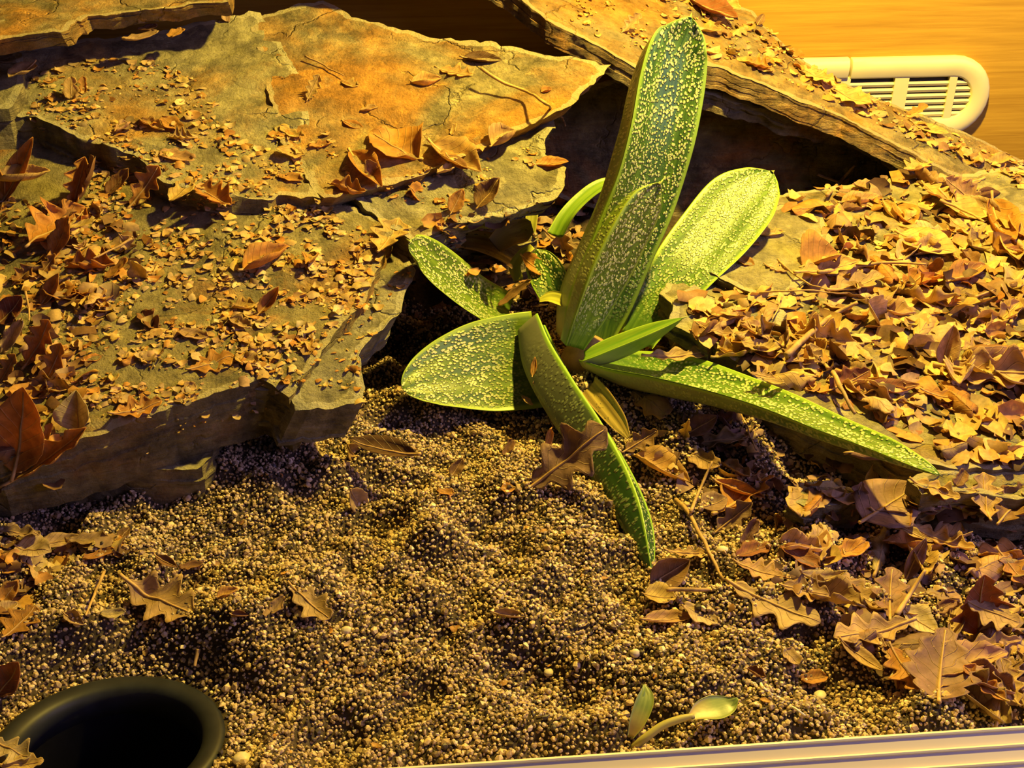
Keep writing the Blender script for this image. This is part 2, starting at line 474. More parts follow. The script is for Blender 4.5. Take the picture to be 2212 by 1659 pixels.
# ------------------------------------------------------------------ ventilation grille on the back wall
def wall_xz(px, py):
    d = ray(px, py)
    n = TY
    t = np.dot(WALL_O - CAMP, n) / np.dot(d, n)
    p = CAMP + d * t - WALL_O
    return float(np.dot(p, TX)), float(p[2])
xr, zt = wall_xz(2133, 200)[0], wall_xz(2000, 120)[1]
xl = xr - .215
RV = .0335
zc = zt - RV
vent = bpy.data.objects.new('air_vent', None); COL.objects.link(vent)
vent.location = tankp(WALL_O, 0, 0, zc); vent.rotation_euler = (0, 0, PSI)
vent['label'] = 'ivory plastic air vent with rounded end on the wooden back wall'
vent['category'] = 'vent'
# frame: profile swept along the racetrack outline; local coords x, y(out = negative), z
def race(xa, xb, r, n=14):
    pts = []
    for i in range(n + 1):
        a = math.pi / 2 - math.pi * i / n
        pts.append((xb - r + r * math.cos(a), r * math.sin(a)))
    for i in range(n + 1):
        a = -math.pi / 2 - math.pi * i / n
        pts.append((xa + r + r * math.cos(a), r * math.sin(a)))
    return pts
fprof = [(0, 0), (.0, -.004), (.0015, -.0062), (.006, -.0078), (.0105, -.0072), (.0155, -.0062), (.0165, -.0048), (.0165, 0)]   # inset, depth
def frame_mesh(pts, closed):
    P = np.array(pts); n = len(P)
    V, F = [], []
    for i in range(n):
        a = P[(i - 1) % n] if (closed or i > 0) else P[i]
        c = P[(i + 1) % n] if (closed or i < n - 1) else P[i]
        t = (c - a); t /= np.linalg.norm(t)
        nin = np.array([t[1], -t[0]])
        for ins, dep in fprof:
            q = P[i] + nin * ins
            V.append((q[0], dep, q[1]))
    m = len(fprof)
    for i in range(n if closed else n - 1):
        j = (i + 1) % n
        for k in range(m - 1):
            F.append((i * m + k, i * m + k + 1, j * m + k + 1, j * m + k))
    if not closed:
        F.append(tuple(range(m - 1, -1, -1))); F.append(tuple((n - 1) * m + k for k in range(m)))
    return mesh_from('frame', V, F, M_VENT, smooth=True)
full = race(xl, xr, RV)
xcut = wall_xz(1832, 140)[0]
right_part = [(xcut + .0012, RV)] + [(xcut + .02 + (xr - RV - xcut - .02) * t, RV) for t in np.linspace(0, 1, 4)[:-1]] + full[:15] + [(xcut + .0012, -RV)]
left_part = [(xcut - .0012, -RV), (xl + RV, -RV)] + full[16:-1] + [(xl + RV, RV), (xcut - .0012, RV)]
fm = link('frame', frame_mesh(right_part, False), parent=vent)
fm2 = link('frame', frame_mesh(left_part, False), parent=vent)
fm2.location = (0, -.0012, .0008)
fm2['label'] = 'broken-off end of the frame beyond the crack'
for o in (fm, fm2):
    md = o.modifiers.new('bevel', 'BEVEL'); md.width = .0006; md.segments = 2; md.limit_method = 'ANGLE'
link('back_plate', local_box('back_plate', None, xl + .012, xr - .012, -.0012, -.0002, -RV + .012, RV - .012, M_VOID), parent=vent)
zi = RV - .0165
nsl = 6
for i in range(nsl):
    z0 = zi - .0052 - i * (2 * zi - .003) / nsl
    half = math.sqrt(max(1e-6, (RV - .015) ** 2 - (z0 + .0012) ** 2))
    xa, xb = xl + RV - half, xr - RV + half
    V = [(x, y, z) for x in (xa, xb) for y, z in ((-.0012, z0 - .0021), (-.0034, z0 - .0022), (-.0050, z0), (-.0038, z0 + .0017), (-.0012, z0 + .0015))]
    F = [(k, (k + 1) % 5, 5 + (k + 1) % 5, 5 + k) for k in range(5)] + [(4, 3, 2, 1, 0), (5, 6, 7, 8, 9)]
    link('slat', mesh_from('slat', V, F, M_VENT, smooth=False), parent=vent)
for pxa, pxb in ((1925, 1955), (2042, 2058), (1800, 1830)):
    xa, xb = wall_xz(pxa, 190)[0], wall_xz(pxb, 190)[0]
    link('mullion', local_box('mullion', None, xa, xb, -.0056, -.0012, -zi - .001, zi + .001, M_VENT), parent=vent)

# ------------------------------------------------------------------ pot sunk in the sand
POT_C = np.array(at_plane(236, 1607, (-.002, 0, 0))); POT_R = .0466
def build_pot():
    root = bpy.data.objects.new('plastic_pot', None); COL.objects.link(root)
    root.location = POT_C; root.rotation_euler = (math.radians(-9), math.radians(2), 0)
    root['label'] = 'round black plastic pot sunk to its rim in the sand'; root['category'] = 'pot'
    def lathe(name, prof, mat):
        n, V, F = 64, [], []
        for r, z in prof:
            for i in range(n):
                a = 2 * math.pi * i / n; V.append((r * math.cos(a), r * math.sin(a), z))
        for k in range(len(prof) - 1):
            for i in range(n):
                j = (i + 1) % n; F.append((k * n + i, k * n + j, (k + 1) * n + j, (k + 1) * n + i))
        return V, F, mat
    R = POT_R
    V, F, m = lathe('rim', [(R - .001, -.012), (R, -.002), (R - .0006, .0006), (R - .003, .0018), (R - .0070, .0008), (R - .0096, -.0006), (R - .0102, -.004), (R - .0100, -.013), (R - .001, -.012)], M_POT)
    link('rim', mesh_from('rim', V, F, m), parent=root)
    V, F, m = lathe('body', [(R - .0099, -.010), (R - .0115, -.045), (R - .013, -.085), (.0001, -.0855), (.0001, -.087), (R - .011, -.087), (R - .009, -.045), (R - .0075, -.0115)], M_POT_SHADE)
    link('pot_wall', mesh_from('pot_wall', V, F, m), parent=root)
build_pot()

# ------------------------------------------------------------------ sand
def sstep(a, b, x):
    t = np.clip((x - a) / (b - a), 0, 1); return t * t * (3 - 2 * t)
BUMPS = []
for px, py, rpx, h in [(620, 1040, 130, .012), (1060, 880, 130, -.010), (1170, 930, 120, -.008), (845, 765, 150, -.022), (1000, 930, 120, -.004), (470, 1185, 110, -.007), (1270, 1105, 95, .010), (1050, 1085, 80, .006), (1130, 1120, 70, -.004), (960, 950, 120, -.006),
                       (830, 1050, 70, -.005), (730, 1330, 170, .006), (560, 1420, 120, .004), (1040, 1400, 130, -.004), (1180, 1190, 80, .004), (1330, 1240, 100, -.004),
                       (1390, 1390, 120, .004), (1180, 1310, 110, .004), (900, 1500, 160, -.004), (640, 1560, 120, -.003), (1250, 1460, 120, -.005), (1080, 1560, 120, .004), (1500, 1440, 130, .004), (1430, 1130, 70, .006),
                       (1700, 1130, 110, -.005), (1880, 1540, 130, .005), (1620, 1600, 90, .004), (280, 1250, 120, .003), (330, 1400, 110, .004), (1360, 1060, 80, -.008), (560, 1290, 90, .004), (880, 1200, 100, .005), (860, 1130, 60, -.006)]:
    p = at_plane(px, py, (0.004, 0, 0)); r = rpx * .70 / FPX
    BUMPS.append((p[0], p[1], r, h))
def sand_h(x, y):
    x, y = np.asarray(x, float), np.asarray(y, float)
    sh = x.shape; x, y = x.ravel(), y.ravel()
    z = .004 + .016 * sstep(.50, .62, y) + .004 * sstep(.66, .8, y)
    for bx, by, r, h in BUMPS:
        z = z + 1.25 * h * np.exp(-(((x - bx) ** 2 + ((y - by) * 1.1) ** 2) / r ** 2))
    P = np.c_[x, y, np.zeros_like(x)]
    z = z + .018 * (fbm(P * 27, 3, 2) - .5) + .022 * (fbm(P * 52, 9, 2) - .5)
    d = np.hypot(x - POT_C[0], y - POT_C[1])
    w = np.exp(-np.clip(d - POT_R, 0, None) ** 2 / .016 ** 2)
    z = z * (1 - w) + w * (POT_C[2] - .0012 - .158 * (y - POT_C[1]))
    z = np.where(d < POT_R - .004, -.095, z)
    return z.reshape(sh)

gx, gy = np.arange(-.62, .75, .003), np.arange(.26, .945, .003)
rail_s = lambda x, y: (np.stack([x - RAIL_P[0], y - RAIL_P[1]], -1) @ TY[:2])
X, Y = np.meshgrid(gx, gy)
S = rail_s(X, Y)
Y2 = np.where(S < -.001, Y - S * 1.0, Y)
Z = sand_h(X, Y2)
idx = np.arange(X.size).reshape(X.shape)
F = np.stack([idx[:-1, :-1], idx[:-1, 1:], idx[1:, 1:], idx[1:, :-1]], -1).reshape(-1, 4)
keepf = (S[:-1, :-1].ravel() > -.004) & (rail_s(X[1:, 1:], Y[1:, 1:]).ravel() > -.004)
wd = ((np.stack([X - WALL_O[0], Y2 - WALL_O[1]], -1) @ TY[:2])[1:, 1:].ravel() < .004)
F = F[keepf & wd]
SAND_V = np.c_[X.ravel(), Y2.ravel(), Z.ravel()]; SAND_F = F
sand_o = link('sand_bed', mesh_from('sand_bed', SAND_V, F, M_SAND), kind='stuff', label='bed of coarse yellow and dark sand filling the tank', cat='sand')

# ------------------------------------------------------------------ slate stones
ROCKS_V, ROCKS_F = [], []
def slab(label, outline, pl, thick, mat, seed, terr=.006, jag=.0022, spacing=.0038, lean=(0, 0), layers=6, rough=.0016, ragged=.004):
    a, b_, c_ = pl
    n = np.array([-float(c_), -float(b_), 1.0]); n /= np.linalg.norm(n)
    e1 = np.array([1.0, 0.0, float(c_)]); e1 /= np.linalg.norm(e1); e2 = np.cross(n, e1)
    P3 = np.array([at_plane(*q, pl) if len(q) == 2 else (q[1], q[2], a + b_ * q[2] + c_ * q[1]) for q in outline])
    O = P3.mean(0)
    P2 = np.c_[(P3 - O) @ e1, (P3 - O) @ e2]
    # densify + jag
    out = []
    for i in range(len(P2)):
        p, q = P2[i], P2[(i + 1) % len(P2)]
        L = np.linalg.norm(q - p); k = max(1, int(L / (spacing * .9)))
        d = (q - p) / max(L, 1e-9); nn = np.array([d[1], -d[0]])
        for j in range(k):
            out.append(p + (q - p) * j / k)
    out = np.array(out)
    m = len(out)
    nx = np.roll(out, -1, 0) - np.roll(out, 1, 0); nx /= np.linalg.norm(nx, axis=1)[:, None] + 1e-9
    nn = np.c_[nx[:, 1], -nx[:, 0]]
    q3 = np.c_[out, np.full(m, seed * 3.7)]
    jg = (fbm(q3 * 70, seed, 3) - .5) * 2.2 + (vnoise(q3 * 420, seed + 5) - .5) * .8
    out = out + nn * (jg * jag)[:, None]
    lo_, hi_ = out.min(0), out.max(0)
    gx, gy = np.meshgrid(np.arange(lo_[0], hi_[0], spacing), np.arange(lo_[1], hi_[1], spacing))
    r = np.random.default_rng(seed)
    G = np.c_[gx.ravel(), gy.ravel()] + r.uniform(-.3, .3, (gx.size, 2)) * spacing
    ins = in_poly(G[:, 0], G[:, 1], out)
    G = G[ins]
    d2 = np.full(len(G), 1e9)
    for k in range(0, m, 64):
        d2 = np.minimum(d2, ((G[:, None, :] - out[None, k:k + 64]) ** 2).sum(-1).min(1))
    de_g = np.sqrt(d2)
    G = G[de_g > spacing * .55]; de_g = de_g[de_g > spacing * .55]
    allp = np.r_[out, G]
    res = delaunay_2d_cdt([Vector(p) for p in allp], [], [list(range(m))], 1, 1e-7)
    v2 = np.array([tuple(v) for v in res[0]]); tri = [f for f in res[2] if len(f) == 3]
    nv = len(v2)
    # top relief: stepped cleavage sheets + fine roughness
    p3 = np.c_[v2, np.full(nv, seed * 1.3)]
    f1 = fbm(p3 * np.array([13, 20, 1]), seed + 11, 4) * 7.0
    fl = np.floor(f1); fr = f1 - fl
    step = (fl + sstep(.42, .58, fr)) / 7.0 - .5
    hgt = terr * 2.4 * step + rough * (fbm(p3 * 110, seed + 31, 3) - .5) * 1.6 + .004 * (fbm(p3 * 9, seed + 41, 2) - .5)
    top = O + v2[:, :1] * e1 + v2[:, 1:] * e2 + hgt[:, None] * n
    # boundary loop
    cnt = {}
    for f in tri:
        for i in range(3):
            e = (f[i], f[(i + 1) % 3]); cnt[e] = cnt.get(e, 0) + 1
    nxt = {e[0]: e[1] for e in cnt if (e[1], e[0]) not in cnt}
    s = max(nxt, key=lambda k: v2[k][0]); loop = [s]
    while len(loop) <= len(nxt):
        k = nxt.get(loop[-1])
        if k is None or k == s: break
        loop.append(k)
    L = np.array(loop); ml = len(L)
    lp = v2[L]
    t = np.roll(lp, -1, 0) - np.roll(lp, 1, 0); t /= np.linalg.norm(t, axis=1)[:, None] + 1e-9
    on = np.c_[t[:, 1], -t[:, 0]]
    on3 = on[:, :1] * e1 + on[:, 1:] * e2
    down = np.array([lean[0], lean[1], -1.0]); down /= np.linalg.norm(down)
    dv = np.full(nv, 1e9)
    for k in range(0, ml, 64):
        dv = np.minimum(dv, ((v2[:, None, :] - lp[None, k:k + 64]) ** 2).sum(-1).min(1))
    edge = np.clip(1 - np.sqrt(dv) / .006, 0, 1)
    V = [top]; F = [tuple(f) for f in tri]
    prev = L; base = nv
    zs = np.sort(np.r_[r.uniform(.08, .92, layers - 1), 1.0])
    cur = 0.0
    rings = []
    for k, zf in enumerate(zs):
        off = (fbm(np.c_[lp * 24, np.full(ml, k * 2.3 + seed)], seed + 60 + k, 2) - .55) * 2 * ragged
        if k == 0: off *= .5
        for zz in ((zs[k - 1] if k else 0) + .012, zf):
            ring = top[L] + down * (thick * zz) + on3 * off[:, None] + n * (rough * (vnoise(np.c_[lp * 160, np.full(ml, zz * 9)], seed + 80) - .5))[:, None]
            V.append(ring); rings.append(np.arange(base, base + ml)); base += ml
    for R in rings:
        for i in range(ml):
            j = (i + 1) % ml
            F.append((int(prev[j]), int(prev[i]), int(R[i]), int(R[j])))
        prev = R
    # underside
    bot = O + v2[:, :1] * e1 + v2[:, 1:] * e2 + down * thick + n * (.5 * hgt + .002 * (fbm(p3 * 40, seed + 90, 2) - .5))[:, None]
    last = V[-1]; bot[L] = last
    V.append(bot); mp = np.arange(base, base + nv); mp[L] = prev
    for f in tri: F.append((int(mp[f[2]]), int(mp[f[1]]), int(mp[f[0]])))
    V = np.concatenate(V)
    ROCKS_F.extend([tuple(i + sum(len(x) for x in ROCKS_V) for i in f) for f in F])
    ROCKS_V.append(V)
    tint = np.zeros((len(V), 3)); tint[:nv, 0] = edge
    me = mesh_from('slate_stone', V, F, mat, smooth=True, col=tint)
    at = me.attributes.new('sharp_face', 'BOOLEAN', 'FACE') if False else None
    o = link('slate_stone', me, label=label, cat='stone')
    md = o.modifiers.new('edges', 'EDGE_SPLIT'); md.split_angle = math.radians(38)
    return o

KA = .33
A = lambda da=0, c=0: (-.11 + da, KA, c)
slab('lowest dark slate slab whose front edge rests on the sand', [(-160, 1000), (100, 1008), (300, 1012), (440, 1006), (462, 985), (480, 940), (520, 880), (560, 700), (-160, 700)],
     (.0255 - .06 * .5, .06, 0), .032, M_SLATE, 21, lean=(0, -.03), layers=5, ragged=.003)
slab('broad sloping slate slab strewn with leaf crumbs, its dark edge facing the sand', [(-160, 1000), (0, 1010), (200, 945), (330, 905), (480, 850), (560, 815), (622, 848), (642, 826), (700, 740), (790, 640), (838, 520), (850, 480),
     (760, 440), (700, 380), (500, 300), (250, 250), (-160, 240)], A(), .036, M_SLATE, 22, terr=.0065, layers=6, lean=(-.05, .10), ragged=.002)
slab('pale-veined slate sheet jutting out under the broad crumb-strewn slab', [(480, 850), (628, 850), (640, 884), (750, 884), (790, 878), (784, 820), (778, 770), (800, 735), (866, 668), (878, 620), (897, 576), (862, 500), (800, 430), (640, 500), (420, 800)],
     A(-.009, .0), .026, M_GREY, 23, layers=4, jag=.003, ragged=.003, lean=(-.5, .15))
slab('thick olive slate tier with a dark broken step above the leaf heap', [(-120, 260), (70, 255), (170, 298), (290, 338), (335, 388), (470, 428), (580, 436), (600, 420), (690, 430), (655, 330), (666, 250), (640, 150), (592, 66), (560, 26), (400, 55), (200, 86), (30, 110), (-120, 130)],
     A(-.0005, -.065), .030, M_SLATE2, 24, layers=5, terr=.006)
slab('rust-orange slate slab with a pointed end below the long ridge slab', [(540, 40), (700, 8), (760, 40), (830, 52), (920, 72), (1060, 92), (1320, 138), (1290, 175), (1235, 225), (1180, 248), (1000, 336), (900, 380), (700, 430), (600, 300)],
     A(.010, .01), .012, M_RUST, 25, layers=4, terr=.004, ragged=.002, lean=(-.7, .6))
slab('ragged grey slate sheet right beneath the rust-orange slab', [(720, 400), (860, 320), (1000, 335), (1110, 290), (1196, 248), (1200, 268), (1172, 302), (1178, 330), (1222, 362), (1218, 400), (1195, 430), (1090, 462), (985, 480), (900, 520), (830, 480)],
     A(.000, .008), .014, M_GREY, 26, layers=5, ragged=.003, lean=(-.6, .5))
slab('small grey stone wedge next to the tip of the short warty leaf', [(850, 480), (930, 420), (985, 428), (1000, 470), (960, 500), (885, 530)],
     A(-.004), .012, M_GREY, 27, layers=4)
slab('dark layered slate block under the withered brown leaf', [(900, 505), (1000, 480), (1130, 470), (1160, 500), (1060, 530), (940, 540)],
     A(-.054), .03, M_SLATE2, 28, layers=7)
slab('slate slab overhanging in the top corner and shading the olive tier', [(-160, 100), (0, 76), (130, 66), (190, 32), (300, 18), (490, -2), (560, -160), (-160, -200)],
     (.200 - .06 * .8, .06, 0), .014, M_RUST, 29, layers=5, lean=(0, .9), ragged=.002)
slab('rounded brown stone at the edge beneath the overhanging corner slab', [(-120, 80), (20, 80), (42, 110), (46, 200), (20, 232), (-120, 240)],
     A(.030), .05, M_SLATE2, 30, layers=4)

# long ridge slab: plane through three points
p1, p2, p3_ = at_y(1370, 150, .795), at_y(2150, 405, .80), at_y(1730, 118, .895)
def plane3(p, q, r):
    nn = np.cross(q - p, r - p); nn /= nn[2]
    c, b = -nn[0], -nn[1]
    return (p[2] - b * p[1] - c * p[0], b, c)
PC = plane3(p1, p2, p3_)
slab('long leaning slate ridge slab with littered top, in front of the air vent', [('w', -.36, .888), ('w', -.36, .845), ('w', -.10, .835), (1060, -50), (1128, -2), (1180, 42), (1240, 74), (1320, 118), (1372, 148), (1430, 152), (1500, 140), (1560, 152), (1650, 188), (1740, 226), (1820, 252), (1890, 292),  # starts with an unseen arm along the wall, added to shade the gap
     (1960, 330), (2040, 372), (2120, 402), (2230, 432), (2420, 520), (2420, 440), (2212, 348), (2110, 300), (2000, 256), (1900, 216), (1800, 168), (1720, 118), (1650, 52), ('w', .186, .938), ('w', .12, .932), ('w', .06, .926)],
     PC, .015, M_RIDGE, 31, terr=.0016, rough=.0009, layers=6, lean=(.0, -.10), ragged=.0010, jag=.0020)
def shift(pl, dz): return (pl[0] + dz, pl[1], pl[2])
slab('thin slate ledge in the shade under the long ridge slab', [(1300, 60), (1400, 190), (1500, 195), (1600, 225), (1720, 268), (1790, 282), (1850, 292), (1950, 345), (2060, 400), (2300, 490), (2300, 400), (1900, 250), (1600, 40), (1400, -60)],
     shift(PC, -.021), .012, M_SLATE2, 32, layers=4)
# litter bank
PR = (-.0435, .15, 0)
slab('wide flat slate under the leaf litter behind the long arching leaf', [(1430, 640), (1470, 560), (1500, 470), (1620, 425), (1800, 395), (2000, 372), (2420, 360), (2420, 1010), (2200, 1014), (2050, 1012), (1960, 990), (1850, 930), (1700, 862), (1560, 765), (1480, 705)],
     PR, .030, M_SLATE2, 33, terr=.004, layers=6, lean=(0, -.02))
slab('bare olive slate sheet showing between leaves beside the broad rear leaf', [(1490, 560), (1530, 500), (1600, 455), (1760, 440), (1800, 520), (1760, 590), (1700, 634), (1640, 640), (1560, 610)],
     shift(PR, .007), .008, M_SLATE2, 34, layers=3, terr=.003)
slab('small slate flake edging the bank below the broad rear leaf', [(1460, 640), (1500, 610), (1540, 640), (1560, 700), (1530, 740), (1440, 690)], shift(PR, .006), .010, M_GREY, 35, layers=3)
slab('grey slate flake split by a dark crack near the leaf bank', [(1575, 650), (1650, 640), (1700, 680), (1680, 740), (1600, 735), (1560, 705)], shift(PR, .006), .008, M_GREY, 36, layers=3)
slab('small bluish slate lump lying under the long arching leaf', [(1690, 1078), (1730, 1045), (1800, 1040), (1850, 1060), (1862, 1085), (1800, 1095), (1740, 1098)], (.020, .0, 0), .016, M_GREY, 37, layers=4)
slab('low slate block with a straight brown edge at the tip of the arching leaf', [(1960, 1048), (2010, 1020), (2240, 1008), (2420, 1008), (2420, 1075), (2212, 1068), (2100, 1062), (1990, 1072)], (.030, .0, 0), .026, M_SLATE, 38, layers=4)

slab('dark slate plate standing in the shade at the back of the cave', [(1130, 230), (1250, 190), (1330, 170), (1450, 160), (1600, 190), (1750, 250), (1900, 310), (2060, 390), (2060, 440), (1700, 470), (1350, 470), (1180, 420)],
     (-4.03, 4.7, 0), .010, M_SLATE, 39, layers=3, lean=(0, 3))

# ------------------------------------------------------------------ plant
PLANT_V, PLANT_F = [], []
def catmull(P, n):
    P = np.asarray(P, float); m = len(P)
    E = np.vstack([2 * P[0] - P[1], P, 2 * P[-1] - P[-2]])
    s = np.linspace(0, m - 1, n); out = []
    for t in s:
        i = min(int(t), m - 2); f = t - i
        a, b, c, d = E[i], E[i + 1], E[i + 2], E[i + 3]
        out.append(.5 * ((2 * b) + (c - a) * f + (2 * a - 5 * b + 4 * c - d) * f * f + (3 * b - a - 3 * c + d) * f ** 3))
    return np.array(out)

RT, UPI, TOC = np.array([1., 0, 0]), np.array([0, SP, CP]), np.array([0, -CP, SP])
def dirv(v):
    r = RT * v[0] + UPI * v[1] + TOC * v[2]
    return r / np.linalg.norm(r)

def succulent_leaf(parent, pts, hw, nrm, mat, name='leaf', chan=.30, keel=.55, nseg=52, label=None, tip=1, keelpos=0.0, bumpy=.0006, seed=0):
    """pts: (px, py, y); hw: half widths in px; nrm: facing at base and tip in camera right/up/towards terms"""
    P = np.array([at_y(*p) for p in pts])
    depth = np.array([p[1] * CP + (H - p[2]) * SP for p in P])
    C = catmull(np.c_[P, np.array(hw) * depth / FPX], nseg)
    W = np.clip(C[:, 3], .0002, None); C = C[:, :3]
    T = np.gradient(C, axis=0); T /= np.linalg.norm(T, axis=1)[:, None]
    if isinstance(nrm[0], (int, float)): nrm = [nrm, nrm]
    NN = np.array([dirv(v) for v in nrm]); tt = np.linspace(0, 1, nseg)
    hint = np.array([[np.interp(t, np.linspace(0, 1, len(NN)), NN[:, k]) for k in range(3)] for t in tt])
    Nn = hint - (hint * T).sum(1)[:, None] * T; Nn /= np.linalg.norm(Nn, axis=1)[:, None]
    B = np.cross(T, Nn)
    arc = np.r_[0, np.cumsum(np.linalg.norm(np.diff(C, axis=0), axis=1))]
    ss = np.sin(np.linspace(-math.pi / 2, math.pi / 2, 15))
    V, UV, COLR = [], [], []
    for i in range(nseg):
        w = W[i]; ch = chan * max(0, 1 - tt[i] ** 3)
        for s in ss:                                             # upper face
            z = -ch * w * (1 - s * s) + bumpy * math.sin(9 * s + seed) * min(1, w / .01)
            V.append(C[i] + B[i] * s * w + Nn[i] * z); UV.append((s * w + seed * .37, arc[i])); COLR.append((abs(s), tt[i], 0.0))
        for s in ss[::-1][1:-1]:                                 # under face with a keel
            q = (s - keelpos) / ((1 - keelpos) if s > keelpos else (1 + keelpos))
            z = -chan * w * .0 - keel * w * (1 - abs(q) ** 1.35) - .12 * w * (1 - s ** 8)
            V.append(C[i] + B[i] * s * w + Nn[i] * z); UV.append((s * w + .11 + seed * .37, arc[i])); COLR.append((abs(s) ** 2, tt[i], 1.0))
    m = 15 + 13
    F = []
    for i in range(nseg - 1):
        for k in range(m):
            j = (k + 1) % m
            F.append((i * m + k, i * m + j, (i + 1) * m + j, (i + 1) * m + k))
    F.append(tuple(range(m - 1, -1, -1))); F.append(tuple((nseg - 1) * m + k for k in range(m)))
    b = sum(len(x) for x in PLANT_V)
    PLANT_F.extend([tuple(i + b for i in f) for f in F]); PLANT_V.append(np.array(V))
    me = mesh_from(name, np.array(V) - np.array(parent.location), F, mat, uv=UV, col=COLR)
    o = link(name, me, parent=parent)
    if label: o['label'] = label
    if tip:                                                      # little pointed mucro
        c, t, r = C[-1], T[-1], max(W[-1], .0006)
        Vt = [c + (B[-1] * math.cos(a) + Nn[-1] * math.sin(a)) * r - t * .0006 for a in np.linspace(0, 2 * math.pi, 7)[:-1]] + [c + t * (.0028 if tip == 1 else .0055)]
        Ft = [(k, (k + 1) % 6, 6) for k in range(6)]
        mt = mesh_from('leaf_tip', np.array(Vt) - np.array(parent.location), Ft, mat_tip)
        link('leaf_tip', mt, parent=o)
    return o
mat_tip = plain('leaf_tip', (.30, .34, .08), .5)

plant = bpy.data.objects.new('succulent_plant', None); COL.objects.link(plant)
PB = at_y(1235, 765, .622)
plant.location = PB
plant['label'] = 'spotted green succulent with long thick tongue-shaped leaves among slate and litter'
plant['category'] = 'plant'
SL = lambda *a, **k: succulent_leaf(plant, *a, **k)
# tall upright leaf
SL([(1272, 745, .630), (1300, 660, .636), (1348, 540, .645), (1397, 420, .655), (1432, 300, .665), (1453, 190, .678), (1468, 112, .688), (1480, 76, .693), (1488, 50, .696), (1492, 36, .698)],
   [62, 80, 80, 82, 83, 82, 72, 53, 26, 3], [(.55, .15, .8), (.5, .15, .85), (.4, .15, .9), (.25, .2, 1)], M_GAST, chan=.32, keel=1.15, keelpos=-.62, seed=1, tip=1)
# narrower leaf in front of it
SL([(1243, 752, .606), (1275, 690, .610), (1318, 600, .617), (1362, 510, .625), (1398, 440, .632), (1417, 408, .636), (1426, 396, .637)],
   [30, 45, 56, 54, 42, 18, 3], [(.72, .15, .7), (.66, .15, .75), (.45, .15, .9)], M_GAST_LT2, chan=.12, keel=1.2, keelpos=-.5, seed=2, tip=2)
# broad rear leaf
SL([(1375, 735, .636), (1420, 660, .648), (1480, 575, .664), (1545, 500, .684), (1602, 430, .703), (1640, 395, .714), (1658, 380, .719), (1668, 372, .722)],
   [40, 56, 72, 82, 80, 56, 30, 5], [(-.15, .35, .9), (-.1, .4, .85)], M_GAST_LT, chan=.16, keel=.4, seed=3, tip=1)
# long arching leaf
SL([(1268, 768, .612), (1350, 778, .598), (1450, 792, .580), (1560, 824, .558), (1680, 866, .531), (1800, 918, .506), (1900, 958, .484), (1970, 992, .470), (2012, 1014, .463), (2030, 1026, .461)],
   [34, 66, 78, 68, 57, 48, 39, 26, 12, 3], [(.1, .9, .42), (.12, .87, .48), (.2, .65, .7)], M_GAST_LT, chan=.42, keel=.62, keelpos=.45, seed=4, tip=1)
# front leaf hanging towards the viewer
SL([(1168, 690, .622), (1200, 760, .602), (1252, 845, .572), (1312, 935, .541), (1362, 1025, .510), (1392, 1100, .484), (1404, 1160, .466), (1408, 1210, .452), (1409, 1238, .445)],
   [30, 42, 46, 45, 41, 34, 25, 12, 3], [(.85, .45, .10), (.85, .48, .12), (.8, .4, .25)], M_GAST_SHADE, chan=.2, keel=1.75, keelpos=.0, seed=5, tip=1)
# broad leaf with a blunt rounded end
SL([(1165, 775, .612), (1110, 782, .607), (1040, 792, .600), (980, 804, .592), (930, 818, .584), (896, 830, .578), (878, 838, .575), (871, 842, .574)],
   [106, 106, 100, 84, 64, 42, 22, 6], [(-.05, .12, 1), (-.12, .2, .95)], M_GAST_LT2, chan=.10, keel=.42, seed=6, tip=0)
# short leaf towards the stones
SL([(1112, 682, .650), (1070, 660, .645), (1015, 622, .634), (960, 580, .624), (915, 545, .617), (895, 530, .613), (884, 521, .612)],
   [56, 60, 62, 58, 44, 25, 4], [(.10, .55, .85), (.05, .4, .9)], M_GAST_LT2, chan=.34, keel=.5, seed=7, tip=1)
# young leaf
SL([(1258, 768, .606), (1300, 748, .604), (1350, 728, .601), (1405, 708, .598), (1450, 694, .596), (1474, 687, .595)],
   [24, 34, 34, 27, 13, 2], [(-.15, .9, .5), (-.1, .9, .5)], M_GAST_PLAIN, chan=.3, keel=1.0, keelpos=.4, seed=8, tip=2)
# short leaf underneath
SL([(1270, 830, .590), (1300, 865, .574), (1335, 910, .556), (1358, 945, .545)], [24, 26, 20, 5], [(-.5, .3, .8), (-.5, .3, .8)], M_GAST_DEAD, seed=9, tip=0, label='short drying leaf underneath')
# arching rear leaf, yellow green
SL([(1200, 505, .705), (1225, 462, .715), (1260, 425, .725), (1300, 398, .733), (1350, 385, .740)], [24, 22, 21, 20, 12], [(-.5, .5, .7), (-.3, .6, .7)], M_GAST_PLAIN, chan=.3, keel=.6, seed=10, tip=0, label='yellow-green leaf curving behind the tall one')
